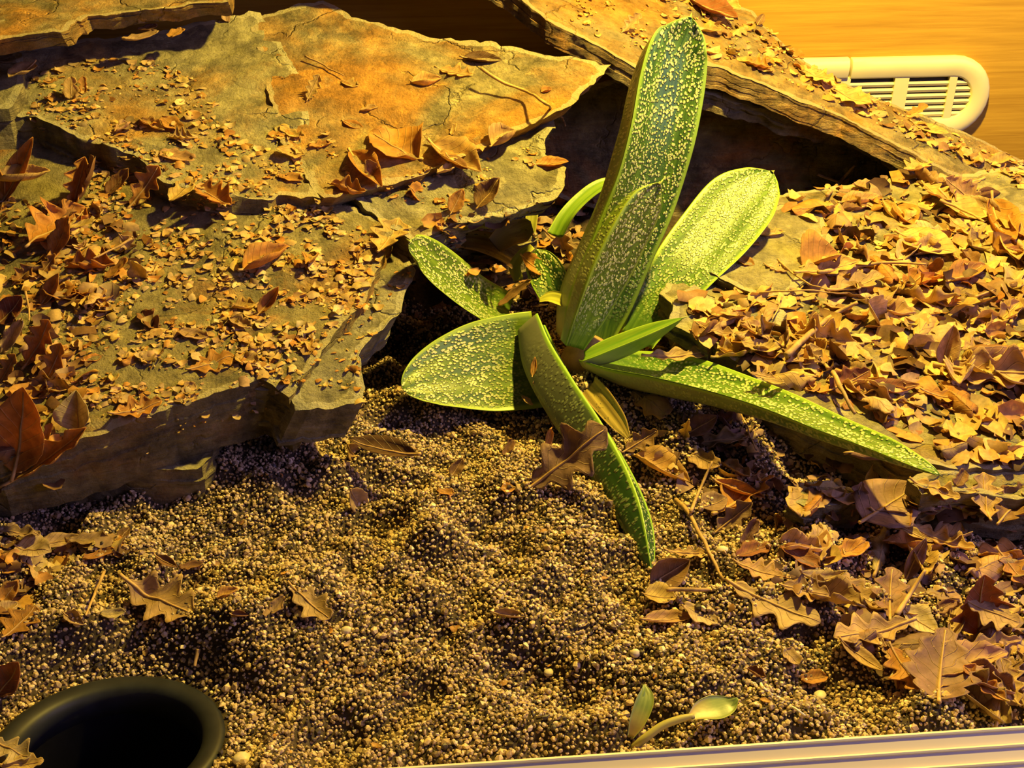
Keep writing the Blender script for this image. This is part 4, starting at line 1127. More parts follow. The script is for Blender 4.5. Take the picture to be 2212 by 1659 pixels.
HEROES = [
 # on the upper tiers
 ((490, 48), (486, 4), .55, 'frag', 'tan', 'small upright tan leaf shard on the upper edge of the olive tier', dict(up=1)),
 ((500, 46), (532, 28), .7, 'frag', 'tan', 'short folded leaf scrap leaning beside the upright shard', dict(fold=.6)),
 ((300, 75), (240, 100), .5, 'ovate', 'tan', 'curled tan leaf with raised stalk near the overhanging corner slab', dict(cup=.9, curl=.9)),
 ((112, 150), (140, 130), .7, 'frag', 'gold', 'small curled gold scrap beside the rounded brown stone', dict(cup=.8)),
 ((155, 214), (152, 168), .85, 'frag', 'gold', 'squarish upright gold leaf piece on the olive tier', dict(up=1)),
 ((182, 200), (180, 166), .6, 'frag', 'orange', 'orange leaf scrap standing beside the squarish gold piece', dict(up=1)),
 ((90, 212), (34, 240), .5, 'ovate', 'tan', 'smooth oval leaf lying below the rounded brown stone', {}),
 ((275, 160), (350, 140), .38, 'frag', 'tan', 'long flat leaf scrap pointing across the olive tier', dict(curl=.9)),
 ((310, 140), (350, 130), .6, 'frag', 'brown', 'brown leaf chip atop the long flat scrap', dict(lift=.002)),
 ((378, 150), (402, 130), .9, 'frag', 'orange', 'square orange chip alone near the middle of the olive tier', {}),
 ((305, 262), (355, 282), .5, 'frag', 'gold', 'gold curled leaf behind the bright folded one', dict(cup=.7)),
 ((350, 258), (392, 282), .6, 'frag', 'orange', 'dark orange leaf flap joined behind the bright folded leaf', {}),
 ((365, 302), (418, 300), .75, 'oak', 'gold', 'bright gold folded leaf in the middle of the crumb field', dict(cup=.8, up=0)),
 ((345, 335), (420, 352), .5, 'frag', 'tan', 'flat tan leaf piece below the bright gold folded leaf', {}),
 ((250, 290), (280, 268), .7, 'frag', 'tan', 'cupped tan scrap at the broken step of the olive tier', dict(cup=.9)),
 ((605, 278), (655, 300), .45, 'frag', 'gold', 'gold leaf sliver at the border of olive and rust stone', dict(curl=.9)),
 ((600, 330), (656, 340), .75, 'frag', 'gold', 'crumpled bright gold leaf next to the rust-orange slab', dict(wob=.3)),
 ((600, 385), (655, 392), .5, 'frag', 'orange', 'orange leaf heap piece under the crumpled gold leaf', {}),
 # heap at the edge on the big slab
 ((8, 440), (78, 296), .30, 'lance', 'orange', 'tall narrow orange leaf standing like a spear at the edge', dict(up=1, cup=.5)),
 ((0, 350), (12, 435), .6, 'ovate', 'orange', 'orange leaf cut by the frame behind the spear-like leaf', dict(up=1)),
 ((5, 445), (122, 425), .40, 'ovate', 'gold', 'boat-shaped gold leaf lying at the foot of the spear-like leaf', dict(cup=1.0, curl=.7)),
 ((160, 445), (185, 338), .62, 'oak', 'orange', 'curled two-faced orange leaf standing beneath the broken step', dict(up=1, cup=.9)),
 ((215, 345), (170, 440), .55, 'frag', 'brown', 'brown shaded half of the curled leaf beneath the step', dict(up=1, roll=30)),
 ((235, 420), (280, 368), .55, 'frag', 'brown', 'triangular brown shard standing between two orange leaves', dict(up=1)),
 ((285, 445), (345, 358), .55, 'oak', 'orange', 'ragged dark-orange lobed leaf standing beneath the broken step', dict(up=1)),
 ((70, 545), (190, 465), .75, 'oak', 'orange', 'large crumpled orange leaf with a dark hole in the edge heap', dict(cup=.6, wob=.22, lift=.006)),
 ((110, 560), (150, 470), .45, 'frag', 'orange', 'orange leaf strip folded over the crumpled holed leaf', dict(up=1)),
 ((85, 470), (140, 452), .6, 'frag', 'orange', 'orange flap behind the large crumpled leaf', dict(up=1)),
 ((428, 440), (505, 478), .55, 'oak', 'orange', 'orange triangular leaf near the dark crack of the olive tier', dict(fold=.4)),
 ((375, 480), (425, 432), .5, 'frag', 'gold', 'gold leaf scrap left of the triangular leaf by the crack'.replace('left of', 'touching'), {}),
 ((525, 590), (625, 535), .42, 'ovate', 'orange', 'smooth folded orange leaf like a half tube in mid slab', dict(cup=.8, fold=.3)),
 ((560, 680), (605, 618), .45, 'ovate', 'orange', 'arched orange leaf casting a dark hollow near the rust sheet', dict(cup=.8, curl=1.2, up=1)),
 ((500, 668), (552, 660), .85, 'frag', 'gold', 'rounded clump of gold leaf in the middle of the slab', dict(wob=.3, cup=.6)),
 ((410, 800), (506, 770), .6, 'oak', 'orange', 'flat wide dull-orange leaf on the lower middle of the slab', dict(curl=.2, cup=.1)),
 ((340, 715), (305, 680), .6, 'frag', 'brown', 'dark tented leaf scrap with a pale stalk in mid slab', dict(fold=.5)),
 ((508, 780), (560, 790), .7, 'frag', 'gold', 'crumpled golden leaf by the flat wide dull-orange leaf', dict(wob=.3)),
 ((498, 695), (545, 715), .55, 'frag', 'tan', 'tan folded leaf piece below the rounded gold clump', dict(fold=.4)),
 ((388, 720), (450, 735), .5, 'frag', 'tan', 'thin tan leaf sheet edge-on beside the tented scrap', dict(curl=.8)),
 ((285, 560), (318, 615), .55, 'frag', 'gold', 'drooping gold leaf piece with a squared lower end', dict(up=1)),
 ((182, 655), (228, 625), .7, 'frag', 'gold', 'square golden leaf piece facing out of the edge heap', dict(up=1)),
 ((112, 650), (160, 640), .6, 'frag', 'pale', 'bright lobed scrap beside the square golden piece', dict(up=0)),
 ((92, 660), (130, 590), .45, 'lance', 'orange', 'upright orange blade behind the bright lobed scrap', dict(up=1)),
 ((30, 615), (70, 575), .8, 'oak', 'orange', 'orange lobed leaf below the dark stone face at the edge', dict(up=1)),
 ((85, 600), (120, 548), .5, 'oak', 'orange', 'slim orange torn leaf rising from the middle of the edge heap', dict(up=1)),
 ((0, 700), (50, 640), .75, 'ovate', 'red', 'dark red-brown leaf hanging at the frame edge', dict(up=1)),
 ((8, 760), (48, 690), .4, 'frag', 'pale', 'pale-edged twisted leaf strip under the dark red-brown leaf', dict(up=1)),
 ((60, 790), (110, 690), .55, 'oak', 'orange', 'long orange leaf slumped down the edge of the olive patch', dict(up=1)),
 ((100, 830), (135, 740), .5, 'oak', 'orange', 'ragged orange leaf above the pale folded leaf', dict(up=1)),
 ((0, 830), (35, 765), .6, 'oak', 'orange', 'orange lobed leaf above the biggest leaf at the frame edge', dict(up=1)),
 ((230, 600), (275, 560), .5, 'frag', 'orange', 'orange torn leaf standing among thin stone layers', dict(up=1)),
 ((155, 540), (215, 520), .5, 'frag', 'gold', 'rounded gold leaf pair behind the thin stone layers', {}),
 ((255, 505), (290, 545), .6, 'oak', 'tan', 'tan starry leaf with a dark underside on the heap crest', dict(up=1)),
 ((40, 1015), (55, 832), .62, 'ovate', 'orange', 'biggest orange leaf with two pale veins at the frame edge', dict(up=1, cup=.3)),
 ((170, 930), (165, 842), .85, 'ovate', 'pale', 'pale yellow folded leaf standing on the slab edge', dict(up=1, fold=.35)),
 ((30, 1045), (195, 925), .33, 'oak', 'orange', 'long curled orange leaf draped over the slab edge', dict(up=1, cup=.8, twist=.6)),
 ((95, 960), (110, 915), .5, 'frag', 'orange', 'small rounded orange leaf tucked behind the draped leaf', dict(up=1)),
 ((245, 905), (352, 872), .5, 'oak', 'orange', 'orange oak leaf lying on the rim above the dark slab face', dict(cup=.3)),
 ((395, 850), (420, 828), .8, 'frag', 'gold', 'gold upright chip at the rim near the orange oak leaf', dict(up=1)),
 ((45, 1110), (75, 1062), .7, 'oak', 'orange', 'orange star-shaped leaf stuck against the dark slab face', dict(up=1)),
 # on and round the rust-orange slab
 ((905, 340), (800, 296), .95, 'ovate', 'orange', 'large curled orange leaf with a ragged rim on the rust slab', dict(cup=.35, wob=.3, curl=.5, lift=.003)),
 ((932, 308), (1040, 366), .42, 'ovate', 'gold', 'bright gold pointed leaf with a small upright spur', dict(fold=.5)),
 ((1062, 345), (1112, 312), .75, 'ovate', 'tan', 'rolled tan leaf on the ragged grey sheet', dict(cup=.9)),
 ((1156, 360), (1228, 352), .38, 'ovate', 'orange', 'orange leaf at the outer end of the ragged grey sheet', dict(cup=.5)),
 ((756, 332), (826, 406), .30, 'lance', 'orange', 'narrow folded rust leaf standing in the gap between sheets', dict(fold=.8, lift=.004)),
 ((790, 345), (815, 385), .6, 'frag', 'brown', 'brown flap behind the narrow folded rust leaf', dict(up=1)),
 ((715, 402), (790, 418), .6, 'oak', 'orange', 'cupped orange leaf with rim shadow below the rust slab', dict(cup=1.0, wob=.2)),
 ((882, 405), (915, 428), .9, 'ovate', 'orange', 'small rounded orange leaf near the stone wedge', dict(up=1)),
 ((975, 460), (1000, 408), .62, 'ovate', 'orange', 'upright rounded orange leaf beside the pointed shiny one', dict(up=1)),
 ((1016, 405), (1048, 505), .50, 'ovate', 'purple', 'pointed shiny brown leaf hanging tip down over the gap', dict(up=1, fold=.25)),
 ((1035, 450), (1080, 385), .75, 'ovate', 'brown', 'broad dull brown leaf behind the pointed shiny one', dict(up=1, cup=.5)),
 ((945, 405), (985, 390), .6, 'frag', 'tan', 'tan chip of leaf behind the upright rounded orange leaf', dict(cup=.7)),
 ((965, 362), (1010, 395), .35, 'lance', 'brown', 'thin dark leaf under the bright gold pointed leaf', dict()),
 ((940, 440), (960, 432), .9, 'frag', 'orange', 'little orange leaf bit at the lip of the stone wedge', {}),
 ((888, 185), (955, 172), .55, 'ovate', 'gold', 'glossy gold folded leaf hollow underneath on the rust slab', dict(cup=.8, curl=1.0)),
 ((945, 150), (1022, 168), .45, 'oak', 'gold', 'gold lobed leaf attached behind the glossy folded one', dict(cup=.4)),
 ((1000, 128), (1085, 132), .36, 'ovate', 'dark', 'dark brown leaf raised at the head of the curved stalk', dict(cup=.5, lift=.006)),
 ((738, 178), (774, 186), .75, 'frag', 'gold', 'small square gold leaf at the end of the thin twig', {}),
 ((665, 215), (690, 160), .55, 'oak', 'gold', 'ragged gold leaf with a thick upright stalk', dict(up=1)),
 ((778, 240), (815, 232), .5, 'frag', 'gold', 'small bright leaf curl with a hanging tail', dict(cup=.7)),
 ((740, 262), (785, 278), .35, 'lance', 'orange', 'slim orange leaf by the small bright curl', {}),
 ((1170, 200), (1192, 192), .7, 'ovate', 'orange', 'lone drop-shaped leaf bit near the pointed end of the rust slab', dict(cup=.8)),
 ((975, 292), (983, 268), .6, 'frag', 'gold', 'tiny upright leaf bit in the middle of the grey sheet', dict(up=1)),
 ((668, 320), (715, 312), .6, 'frag', 'orange', 'crumbly orange leaf by the end of the crumb field', dict(wob=.3)),
 ((820, 545), (862, 475), .6, 'oak', 'gold', 'bright gold star-like leaf at the corner over the short warty leaf', dict(cup=.3)),
 # in the rosette
 ((1170, 500), (1250, 545), .62, 'oak', 'pale', 'pale toothed leaf behind the rosette of the spotted plant', dict(up=1, wob=.2)),
 ((1205, 490), (1225, 560), .55, 'oak', 'tan', 'tan lobed leaf leaning behind the tall upright green leaf', dict(up=1)),
 ((1150, 478), (1172, 500), .8, 'frag', 'orange', 'little orange chip beside the short yellow stump', dict(up=1)),
 ((1122, 560), (1182, 600), .50, 'ovate', 'orange', 'smooth orange leaf lying on the small dark green offset', dict(on=1, up=1)),
 ((1215, 640), (1205, 600), .5, 'frag', 'gold', 'golden leaf piece tucked against the tall upright green leaf', dict(up=1)),
 ((1128, 632), (1190, 665), .5, 'oak', 'brown', 'ragged brown leaf caught in the heart of the rosette', dict(on=1, up=1, lift=.004)),
 ((1078, 665), (1146, 615), .25, 'frag', 'brown', 'dark brown strip across the short warty leaf', dict(on=1, up=1)),
 ((1150, 820), (1156, 778), .3, 'lance', 'orange', 'small orange sliver on the dark front leaf', dict(on=1, up=1)),
 ((1150, 838), (1188, 836), .5, 'frag', 'purple', 'small purplish scrap on the dark front leaf', dict(on=1, up=1)),
 ((1150, 1050), (1312, 925), .62, 'oak', 'purple', 'large pinkish-brown oak leaf propped against the front green leaf', dict(up=1, wob=.12, cup=.12, curl=.15, twist=.1)),
 ((1175, 985), (1192, 925), .3, 'frag', 'orange', 'narrow upright flap at the stalk end of the pinkish oak leaf', dict(up=1)),
 ((1395, 795), (1532, 784), .26, 'oak', 'tan', 'wavy tan leaf resting across the base of the long arching leaf', dict(on=1, wob=.2, lift=.004)),
 ((1618, 825), (1672, 835), .45, 'oak', 'tan', 'small tan leaf resting midway on the long arching leaf', dict(on=1, lift=.003)),
 ((1645, 838), (1692, 846), .35, 'frag', 'gold', 'gold leaf crumb next to the small tan leaf on green', dict(on=1, lift=.003)),
 # leaf bank under the ridge
 ((1732, 580), (1810, 548), .75, 'ovate', 'orange', 'pyramid-shaped orange leaf tented on the bare olive sheet', dict(fold=.7, curl=.3)),
 ((1652, 572), (1700, 588), .6, 'oak', 'pale', 'small pale toothed leaf on the bare olive sheet', {}),
 ((1592, 562), (1630, 572), .6, 'ovate', 'orange', 'plain orange leaf chip in the middle of the bare olive sheet', {}),
 ((1600, 522), (1640, 530), .5, 'frag', 'gold', 'long gold chip at the edge of the bare olive sheet', {}),
 ((1635, 510), (1690, 500), .5, 'frag', 'gold', 'wide gold flake behind the long gold chip', {}),
 ((1940, 520), (2062, 560), .62, 'ovate', 'gold', 'wide flat gold leaf sloping behind the thick curved twig', dict(cup=.15, curl=.2, wob=.06)),
 ((2045, 615), (2128, 575), .40, 'ovate', 'orange', 'smooth orange elongated leaf like a canoe on the bank', dict(cup=.6)),
 ((1945, 628), (2030, 588), .55, 'oak', 'orange', 'wavy orange leaf just before the thick curved twig', dict(cup=.6, wob=.2)),
 ((2035, 555), (2000, 600), .45, 'frag', 'brown', 'dark upright leaf point beside the wide flat gold leaf', dict(up=1)),
 ((1720, 625), (1850, 600), .38, 'oak', 'gold', 'long ragged gold leaf below the pyramid-shaped leaf', {}),
 ((1790, 650), (1900, 612), .42, 'oak', 'tan', 'tan leaf layered under the thick curved twig', {}),
 ((1870, 650), (1906, 700), .75, 'ovate', 'pale', 'pale folded leaf with side veins at the fork of two twigs', dict(up=1, fold=.2)),
 ((2110, 440), (2040, 385), .80, 'maple', 'tan', 'large tan lobed leaf with a pale midrib under the ridge edge', dict(up=1)),
 ((2105, 430), (2160, 420), .45, 'lance', 'brown', 'dark rolled leaf wedged under the end of the ridge slab', dict(cup=1.2)),
 ((1845, 385), (1950, 362), .34, 'lance', 'tan', 'log-like rolled tan leaf in the cave mouth under the ridge', dict(cup=1.3, curl=.2, lift=.004)),
 ((1815, 450), (1900, 432), .36, 'ovate', 'gold', 'rounded gold leaf in front of the log-like rolled leaf', dict(cup=.8)),
 ((1905, 440), (1935, 480), .42, 'lance', 'gold', 'bright narrow folded leaf standing before the rounded gold leaf', dict(cup=1.0, lift=.004)),
 ((1935, 450), (1975, 495), .48, 'ovate', 'orange', 'smooth orange leaf leaning beside the bright narrow folded leaf', dict(cup=.5, lift=.004)),
 ((1840, 410), (1895, 402), .6, 'frag', 'tan', 'tan crinkled leaf between the rolled leaf and rounded gold leaf', dict(wob=.25)),
 ((1950, 400), (2000, 375), .5, 'oak', 'gold', 'gold leaf reaching toward the dark cave under the ridge', dict(curl=.8)),
 ((1990, 420), (2050, 455), .6, 'oak', 'gold', 'gold lobed leaf in front of the large tan lobed leaf', {}),
 ((2030, 432), (2125, 490), .45, 'ovate', 'gold', 'gold leaf with a long straight pale stalk across its edge', dict(cup=.2)),
 ((2050, 480), (2120, 530), .65, 'oak', 'tan', 'wide tan leaf below the long pale-stalked leaf', dict(cup=.2)),
 ((2135, 450), (2190, 540), .34, 'ovate', 'orange', 'arched orange leaf with a dark hollow near the ridge foot', dict(curl=1.2, cup=.8, lift=.005)),
 ((2190, 470), (2225, 530), .5, 'ovate', 'orange', 'orange leaf cut by the frame beside the arched one', dict(lift=.003)),
 ((2170, 560), (2225, 565), .3, 'lance', 'red', 'dark red strip of leaf at the frame edge of the bank', dict()),
 ((2075, 545), (2110, 575), .7, 'frag', 'brown', 'grey-brown crumpled leaf behind the canoe-like leaf', dict(wob=.3, cup=.7)),
 ((2062, 632), (2056, 668), .55, 'oak', 'orange', 'small orange oak leaf hanging under the canoe-like leaf', dict(up=1)),
 ((2035, 790), (2060, 700), .52, 'ovate', 'tan', 'tan folded leaf standing out of the dark litter hollow', dict(up=1, fold=.4)),
 ((2075, 770), (2135, 755), .6, 'oak', 'tan', 'wide tan leaf beside the tan folded standing leaf', {}),
 ((2128, 720), (2200, 660), .32, 'oak', 'gold', 'long gold curled leaf rising at the frame edge of the bank', dict(cup=.8, lift=.004)),
 ((1795, 845), (1880, 800), .75, 'maple', 'red', 'dark reddish leaf above the middle of the long arching leaf', dict(cup=.3, up=1)),
 ((1870, 845), (1985, 842), .30, 'lance', 'red', 'curved dark red leaf next to the reddish one', dict(curl=1.2, cup=.5, lift=.003)),
 ((1990, 860), (2080, 880), .4, 'oak', 'orange', 'orange oak leaf lit on the slope above the leaf tip', {}),
 ((2130, 895), (2212, 880), .4, 'oak', 'gold', 'gold leaf lying level at the frame edge above the slate block', {}),
 ((1600, 700), (1660, 745), .6, 'oak', 'tan', 'crumpled tan leaf between slate flakes and the arching leaf', dict(wob=.3, cup=.6)),
 ((1640, 680), (1665, 755), .5, 'oak', 'gold', 'golden upright curled leaf at the split slate flake', dict(up=1, cup=.6)),
 ((1595, 770), (1680, 775), .5, 'frag', 'gold', 'crinkled gold leaf just above the arching leaf', dict(wob=.3)),
 ((1505, 735), (1580, 750), .45, 'oak', 'tan', 'tan wavy leaf near the young green leaf tip', dict(wob=.2)),
 ((1700, 800), (1770, 770), .5, 'oak', 'tan', 'tan leaf with a round hole near the slanting twig', dict(cup=.4)),
 # below the arching leaf
 ((1368, 995), (1490, 1050), .38, 'ovate', 'gold', 'bright gold folded leaf touching the front green leaf', dict(cup=.6, fold=.3, lift=.006)),
 ((1540, 1050), (1650, 1085), .25, 'lance', 'orange', 'long orange rolled leaf at the edge of the sand hollow', dict(cup=.9, lift=.004)),
 ((1560, 1010), (1620, 1040), .55, 'frag', 'gold', 'yellow curled leaf behind the long orange rolled leaf', dict(cup=.8)),
 ((1515, 1105), (1570, 1085), .7, 'ovate', 'purple', 'round purple-brown leaf below the long orange rolled leaf', dict(cup=.3)),
 ((1545, 1150), (1625, 1085), .55, 'oak', 'purple', 'pale violet leaf standing beside the round purple-brown leaf', dict(up=1)),
 ((1880, 1060), (1905, 985), .62, 'ovate', 'pale', 'pale leaf with many ribs under the tip half of the arching leaf', dict(up=1)),
 ((1840, 1108), (1862, 1040), .70, 'oak', 'purple', 'ragged purple leaf by the many-ribbed pale leaf', dict(up=1)),
 ((1925, 1082), (1960, 1005), .62, 'ovate', 'purple', 'large purple-brown leaf just under the tip of the arching leaf', dict(up=1)),
 ((1858, 1165), (1970, 1085), .62, 'ovate', 'purple', 'largest smooth purple leaf with a pale curved vein', dict(cup=.1, curl=.2)),
 ((1960, 1090), (2062, 1128), .42, 'oak', 'gold', 'bright yellow wavy leaf beside the largest purple leaf', dict(wob=.2, lift=.004)),
 ((2045, 1118), (2100, 1118), .25, 'frag', 'gold', 'yellow strip of leaf end next to the bright wavy leaf', dict()),
 ((2010, 1100), (2065, 1055), .65, 'oak', 'purple', 'mauve torn leaf with a hole against the low slate block', dict(up=1)),
 ((2065, 1050), (2085, 1015), .7, 'frag', 'brown', 'brown leaf flake stuck on the face of the low slate block', dict(up=1)),
 ((2120, 1190), (2105, 1095), .45, 'oak', 'tan', 'long tan wrinkled leaf in front of the low slate block', dict(wob=.2)),
 ((2140, 1200), (2200, 1130), .6, 'oak', 'brown', 'brown crumpled leaf beside the long tan wrinkled leaf', dict(wob=.25)),
 ((1590, 1212), (1660, 1190), .55, 'frag', 'red', 'reddish leaf lying in the dark sand hollow', {}),
 ((1605, 1180), (1635, 1122), .45, 'frag', 'purple', 'upright lobe behind the reddish leaf in the sand hollow', dict(up=1)),
 ((1690, 1195), (1770, 1238), .60, 'frag', 'red', 'reddish-orange torn leaf on the sand below the bluish lump', dict(cup=.4)),
 ((1670, 1110), (1685, 1150), .4, 'lance', 'brown', 'narrow brown leaf hanging beside the bluish slate lump', dict(up=1)),
 ((1405, 1262), (1490, 1210), .75, 'ovate', 'brown', 'dark hollow leaf at the tip of the front green leaf', dict(up=1, cup=.6)),
 ((1440, 1208), (1535, 1214), .25, 'oak', 'gold', 'bright wavy rim leaf over the dark hollow leaf', dict(lift=.006, wob=.25)),
 ((1390, 1300), (1460, 1310), .75, 'ovate', 'gold', 'smooth gold leaf below the dark hollow leaf', dict(cup=.4)),
 ((1390, 1350), (1500, 1340), .28, 'ovate', 'tan', 'slim tan leaf lying on sand under the smooth gold leaf', dict(cup=.5)),
 ((1475, 1310), (1552, 1350), .6, 'frag', 'pale', 'pale triangular leaf on sand beside the smooth gold leaf', {}),
 ((1580, 1275), (1770, 1358), .42, 'oak', 'tan', 'big tan oak leaf with violet streaks lying flat on the sand', dict(cup=.1, curl=.3)),
 ((1590, 1232), (1690, 1262), .5, 'oak', 'tan', 'tan leaf tucked behind the big tan oak leaf', dict(cup=.2)),
 ((1715, 1275), (1830, 1268), .25, 'lance', 'pale', 'pale arched stalk-like leaf strip like a small bridge', dict(curl=1.8, cup=.6, lift=.004)),
 ((1690, 1270), (1790, 1290), .6, 'oak', 'tan', 'tan leaf below the small bridge-like strip', {}),
 ((1800, 1250), (1890, 1320), .60, 'oak', 'tan', 'soft tan leaf with violet shade beside the small bridge', dict(cup=.2)),
 ((1920, 1345), (1925, 1235), .42, 'oak', 'purple', 'narrow ribbed mauve leaf pointing away from the track', dict(cup=.2)),
 ((1875, 1170), (2000, 1235), .16, 'oak', 'gold', 'thin jagged gold leaf edge below the largest purple leaf', dict(lift=.005)),
 ((1960, 1165), (2100, 1215), .38, 'oak', 'gold', 'long curled gold leaf with a torn hole', dict(cup=.5, curl=1.0, lift=.004)),
 ((1955, 1250), (2000, 1160), .35, 'lance', 'purple', 'dark standing leaf behind the long curled gold leaf', dict(up=1)),
 ((2110, 1365), (2125, 1240), .95, 'maple', 'red', 'red-brown maple-like leaf standing among the litter', dict(up=1, cup=.3)),
 ((2015, 1325), (2060, 1300), .5, 'frag', 'purple', 'small mauve leaf leaning on the maple-like leaf', dict(up=1)),
 ((2150, 1215), (2225, 1290), .5, 'oak', 'orange', 'bright orange lobed leaf above the maple-like leaf', dict(cup=.3, lift=.004)),
 ((2075, 1350), (2190, 1395), .6, 'oak', 'tan', 'flat tan leaf under the maple-like leaf', dict(cup=.1)),
 ((2060, 1430), (2195, 1415), .25, 'oak', 'tan', 'tan leaf folded lengthwise along its ribbed stalk', dict(fold=.5)),
 ((1960, 1360), (1797, 1395), .42, 'oak', 'tan', 'long-stalked tan oak leaf pointing into the bare sand', dict(cup=.3, curl=.5)),
 ((1945, 1335), (2020, 1390), .6, 'ovate', 'pale', 'pale plain leaf beneath the long-stalked oak leaf', {}),
 ((1812, 1400), (1905, 1465), .28, 'lance', 'tan', 'slim tan leaf sticking out over the sand', {}),
 ((1905, 1400), (1955, 1455), .6, 'oak', 'tan', 'tan lobed leaf between the slim leaf and the thick-ribbed leaf', dict(wob=.2)),
 ((1915, 1440), (1985, 1535), .55, 'oak', 'orange', 'clear orange leaf flat on the sand near the front track', dict(cup=.1)),
 ((2020, 1540), (2035, 1385), .62, 'maple', 'purple', 'mauve leaf with a very thick pale rib near the front track', dict(cup=.2, lift=.003)),
 ((2160, 1550), (2070, 1475), .42, 'oak', 'orange', 'orange leaf with a hooked tip near the front track', dict(cup=.5)),
 ((2185, 1560), (2150, 1460), .5, 'oak', 'tan', 'pale tan leaf with a straight edge by the frame edge and track', {}),
 ((2130, 1450), (2212, 1480), .5, 'oak', 'tan', 'tan leaf above the hooked orange leaf', {}),
 ((1728, 1478), (1785, 1470), .6, 'frag', 'orange', 'lone orange torn leaf above the pale pebble', {}),
 ((1692, 1412), (1725, 1445), .75, 'frag', 'tan', 'lone pale square leaf piece on the sand', {}),
 ((1612, 1460), (1650, 1480), .6, 'frag', 'brown', 'brown curled scrap at the head of the white root', dict(cup=.9)),
 # on the open sand
 ((278, 1270), (428, 1345), .52, 'oak', 'tan', 'large wrinkled tan leaf lying alone near the pot', dict(wob=.22, cup=.3)),
 ((45, 1220), (122, 1235), .65, 'ovate', 'pale', 'pale leaf with a small hole on the sand near the frame edge', dict(wob=.2)),
 ((0, 1170), (95, 1182), .3, 'oak', 'tan', 'wavy tan leaf lying along the foot of the dark slab', dict(wob=.2)),
 ((88, 1195), (180, 1178), .35, 'ovate', 'pale', 'long pale leaf before the foot of the dark slab', {}),
 ((150, 1180), (240, 1172), .4, 'frag', 'tan', 'thin tan shards piled at the foot of the dark slab', dict(wob=.3)),
 ((182, 1215), (250, 1195), .42, 'frag', 'orange', 'two-tone orange leaf on the sand below the dark slab', {}),
 ((258, 1165), (280, 1140), .85, 'ovate', 'brown', 'brown rounded leaf leaning on the dark slab', dict(up=1)),
 ((0, 1230), (40, 1195), .75, 'ovate', 'orange', 'orange-brown leaf at the frame edge beside the holed pale leaf', dict(up=1)),
 ((5, 1300), (38, 1255), .8, 'ovate', 'orange', 'round orange leaf standing above the brown lobed leaf', dict(up=1)),
 ((0, 1340), (42, 1315), .7, 'ovate', 'pale', 'pale folded leaf at the frame edge above the pot', dict(cup=.5)),
 ((15, 1390), (80, 1325), .75, 'oak', 'orange', 'brown-orange lobed leaf on the sand beyond the pot', dict(cup=.2)),
 ((0, 1500), (45, 1430), .85, 'ovate', 'red', 'dark orange round leaf standing beside the pot rim', dict(up=1)),
 ((-15, 1600), (66, 1640), .5, 'oak', 'pale', 'pale leaf lying over the rim of the pot', dict(zp=.007, cup=.2)),
 ((0, 1655), (96, 1648), .42, 'oak', 'gold', 'lower gold leaf hanging over the rim of the pot', dict(zp=.006, cup=.2)),
 ((140, 1330), (182, 1352), .5, 'ovate', 'tan', 'small tan bean-shaped leaf near the thin stalk', dict(cup=.8)),
 ((222, 1345), (275, 1340), .55, 'frag', 'pale', 'yellowish leaf half buried in sand above the pot', {}),
 ((340, 1225), (388, 1250), .3, 'lance', 'brown', 'narrow brown leaf in the shade of the dark slab', dict(cup=.6)),
 ((390, 1235), (440, 1225), .45, 'frag', 'brown', 'thin brown leaf flake next to the narrow shaded leaf', {}),
 ((420, 1275), (450, 1245), .5, 'frag', 'purple', 'dull mauve leaf in the shaded sand', dict(up=1)),
 ((470, 1300), (515, 1280), .5, 'ovate', 'orange', 'orange cupped leaf at the border of the shaded sand', dict(cup=.8)),
 ((500, 1335), (538, 1335), .4, 'ovate', 'brown', 'small brown curl on the lit sand', dict(cup=1.0)),
 ((585, 1325), (615, 1288), .65, 'frag', 'tan', 'dim tan leaf half buried near the toothed leaf', dict(up=1)),
 ((632, 1290), (716, 1360), .45, 'oak', 'tan', 'toothed tan leaf lying in the middle of the sand', dict(cup=.2)),
 ((1065, 1330), (1138, 1338), .28, 'ovate', 'tan', 'boat-like leaf with an upturned dark flap on open sand', dict(cup=1.0)),
 ((752, 1056), (790, 1108), .55, 'ovate', 'tan', 'tan pointed leaf under the dark drooping leaf', dict(up=1)),
 ((906, 1062), (758, 1028), .28, 'lance', 'dark', 'dark brown drooping leaf on the sand beside the slabs', dict(cup=.5, lift=.002)),
 ((745, 960), (778, 1000), .5, 'ovate', 'tan', 'tan pointed leaf shard below the lower corner of the slab', dict(up=1)),
 ((975, 1030), (1000, 990), .6, 'ovate', 'brown', 'brown leaf bit standing in the shade near the rosette', dict(up=1)),
 ((1082, 1060), (1112, 1058), .8, 'ovate', 'orange', 'round orange leaf disc on the sand ridge', {}),
 ((945, 1068), (980, 1074), .6, 'frag', 'orange', 'orange leaf chip by the round orange disc', {}),
 ((1090, 985), (1108, 950), .5, 'frag', 'brown', 'dark brown chip in the deep shade of the rosette', dict(up=1)),
 ((1128, 905), (1150, 925), .35, 'frag', 'pale', 'bright yellow splinter in the shade below the blunt leaf', {}),
 ((768, 1460), (796, 1446), .6, 'frag', 'brown', 'small brown chip on the sand between pot and track', {}),
 ((1350, 975), (1420, 930), .6, 'oak', 'brown', 'brown leaf in the shade between front and arching leaves', dict(up=1)),
 ((1480, 940), (1550, 900), .6, 'ovate', 'purple', 'dark mauve leaf hanging under the arching leaf', dict(up=1)),
 ((1490, 905), (1470, 960), .35, 'oak', 'gold', 'gold ragged leaf under the base of the arching leaf', dict(up=1)),
 # on the ridge slab
 ((1605, 140), (1660, 150), .75, 'oak', 'orange', 'curled orange leaf perched on the ridge slab edge', dict(cup=.6, lift=.003)),
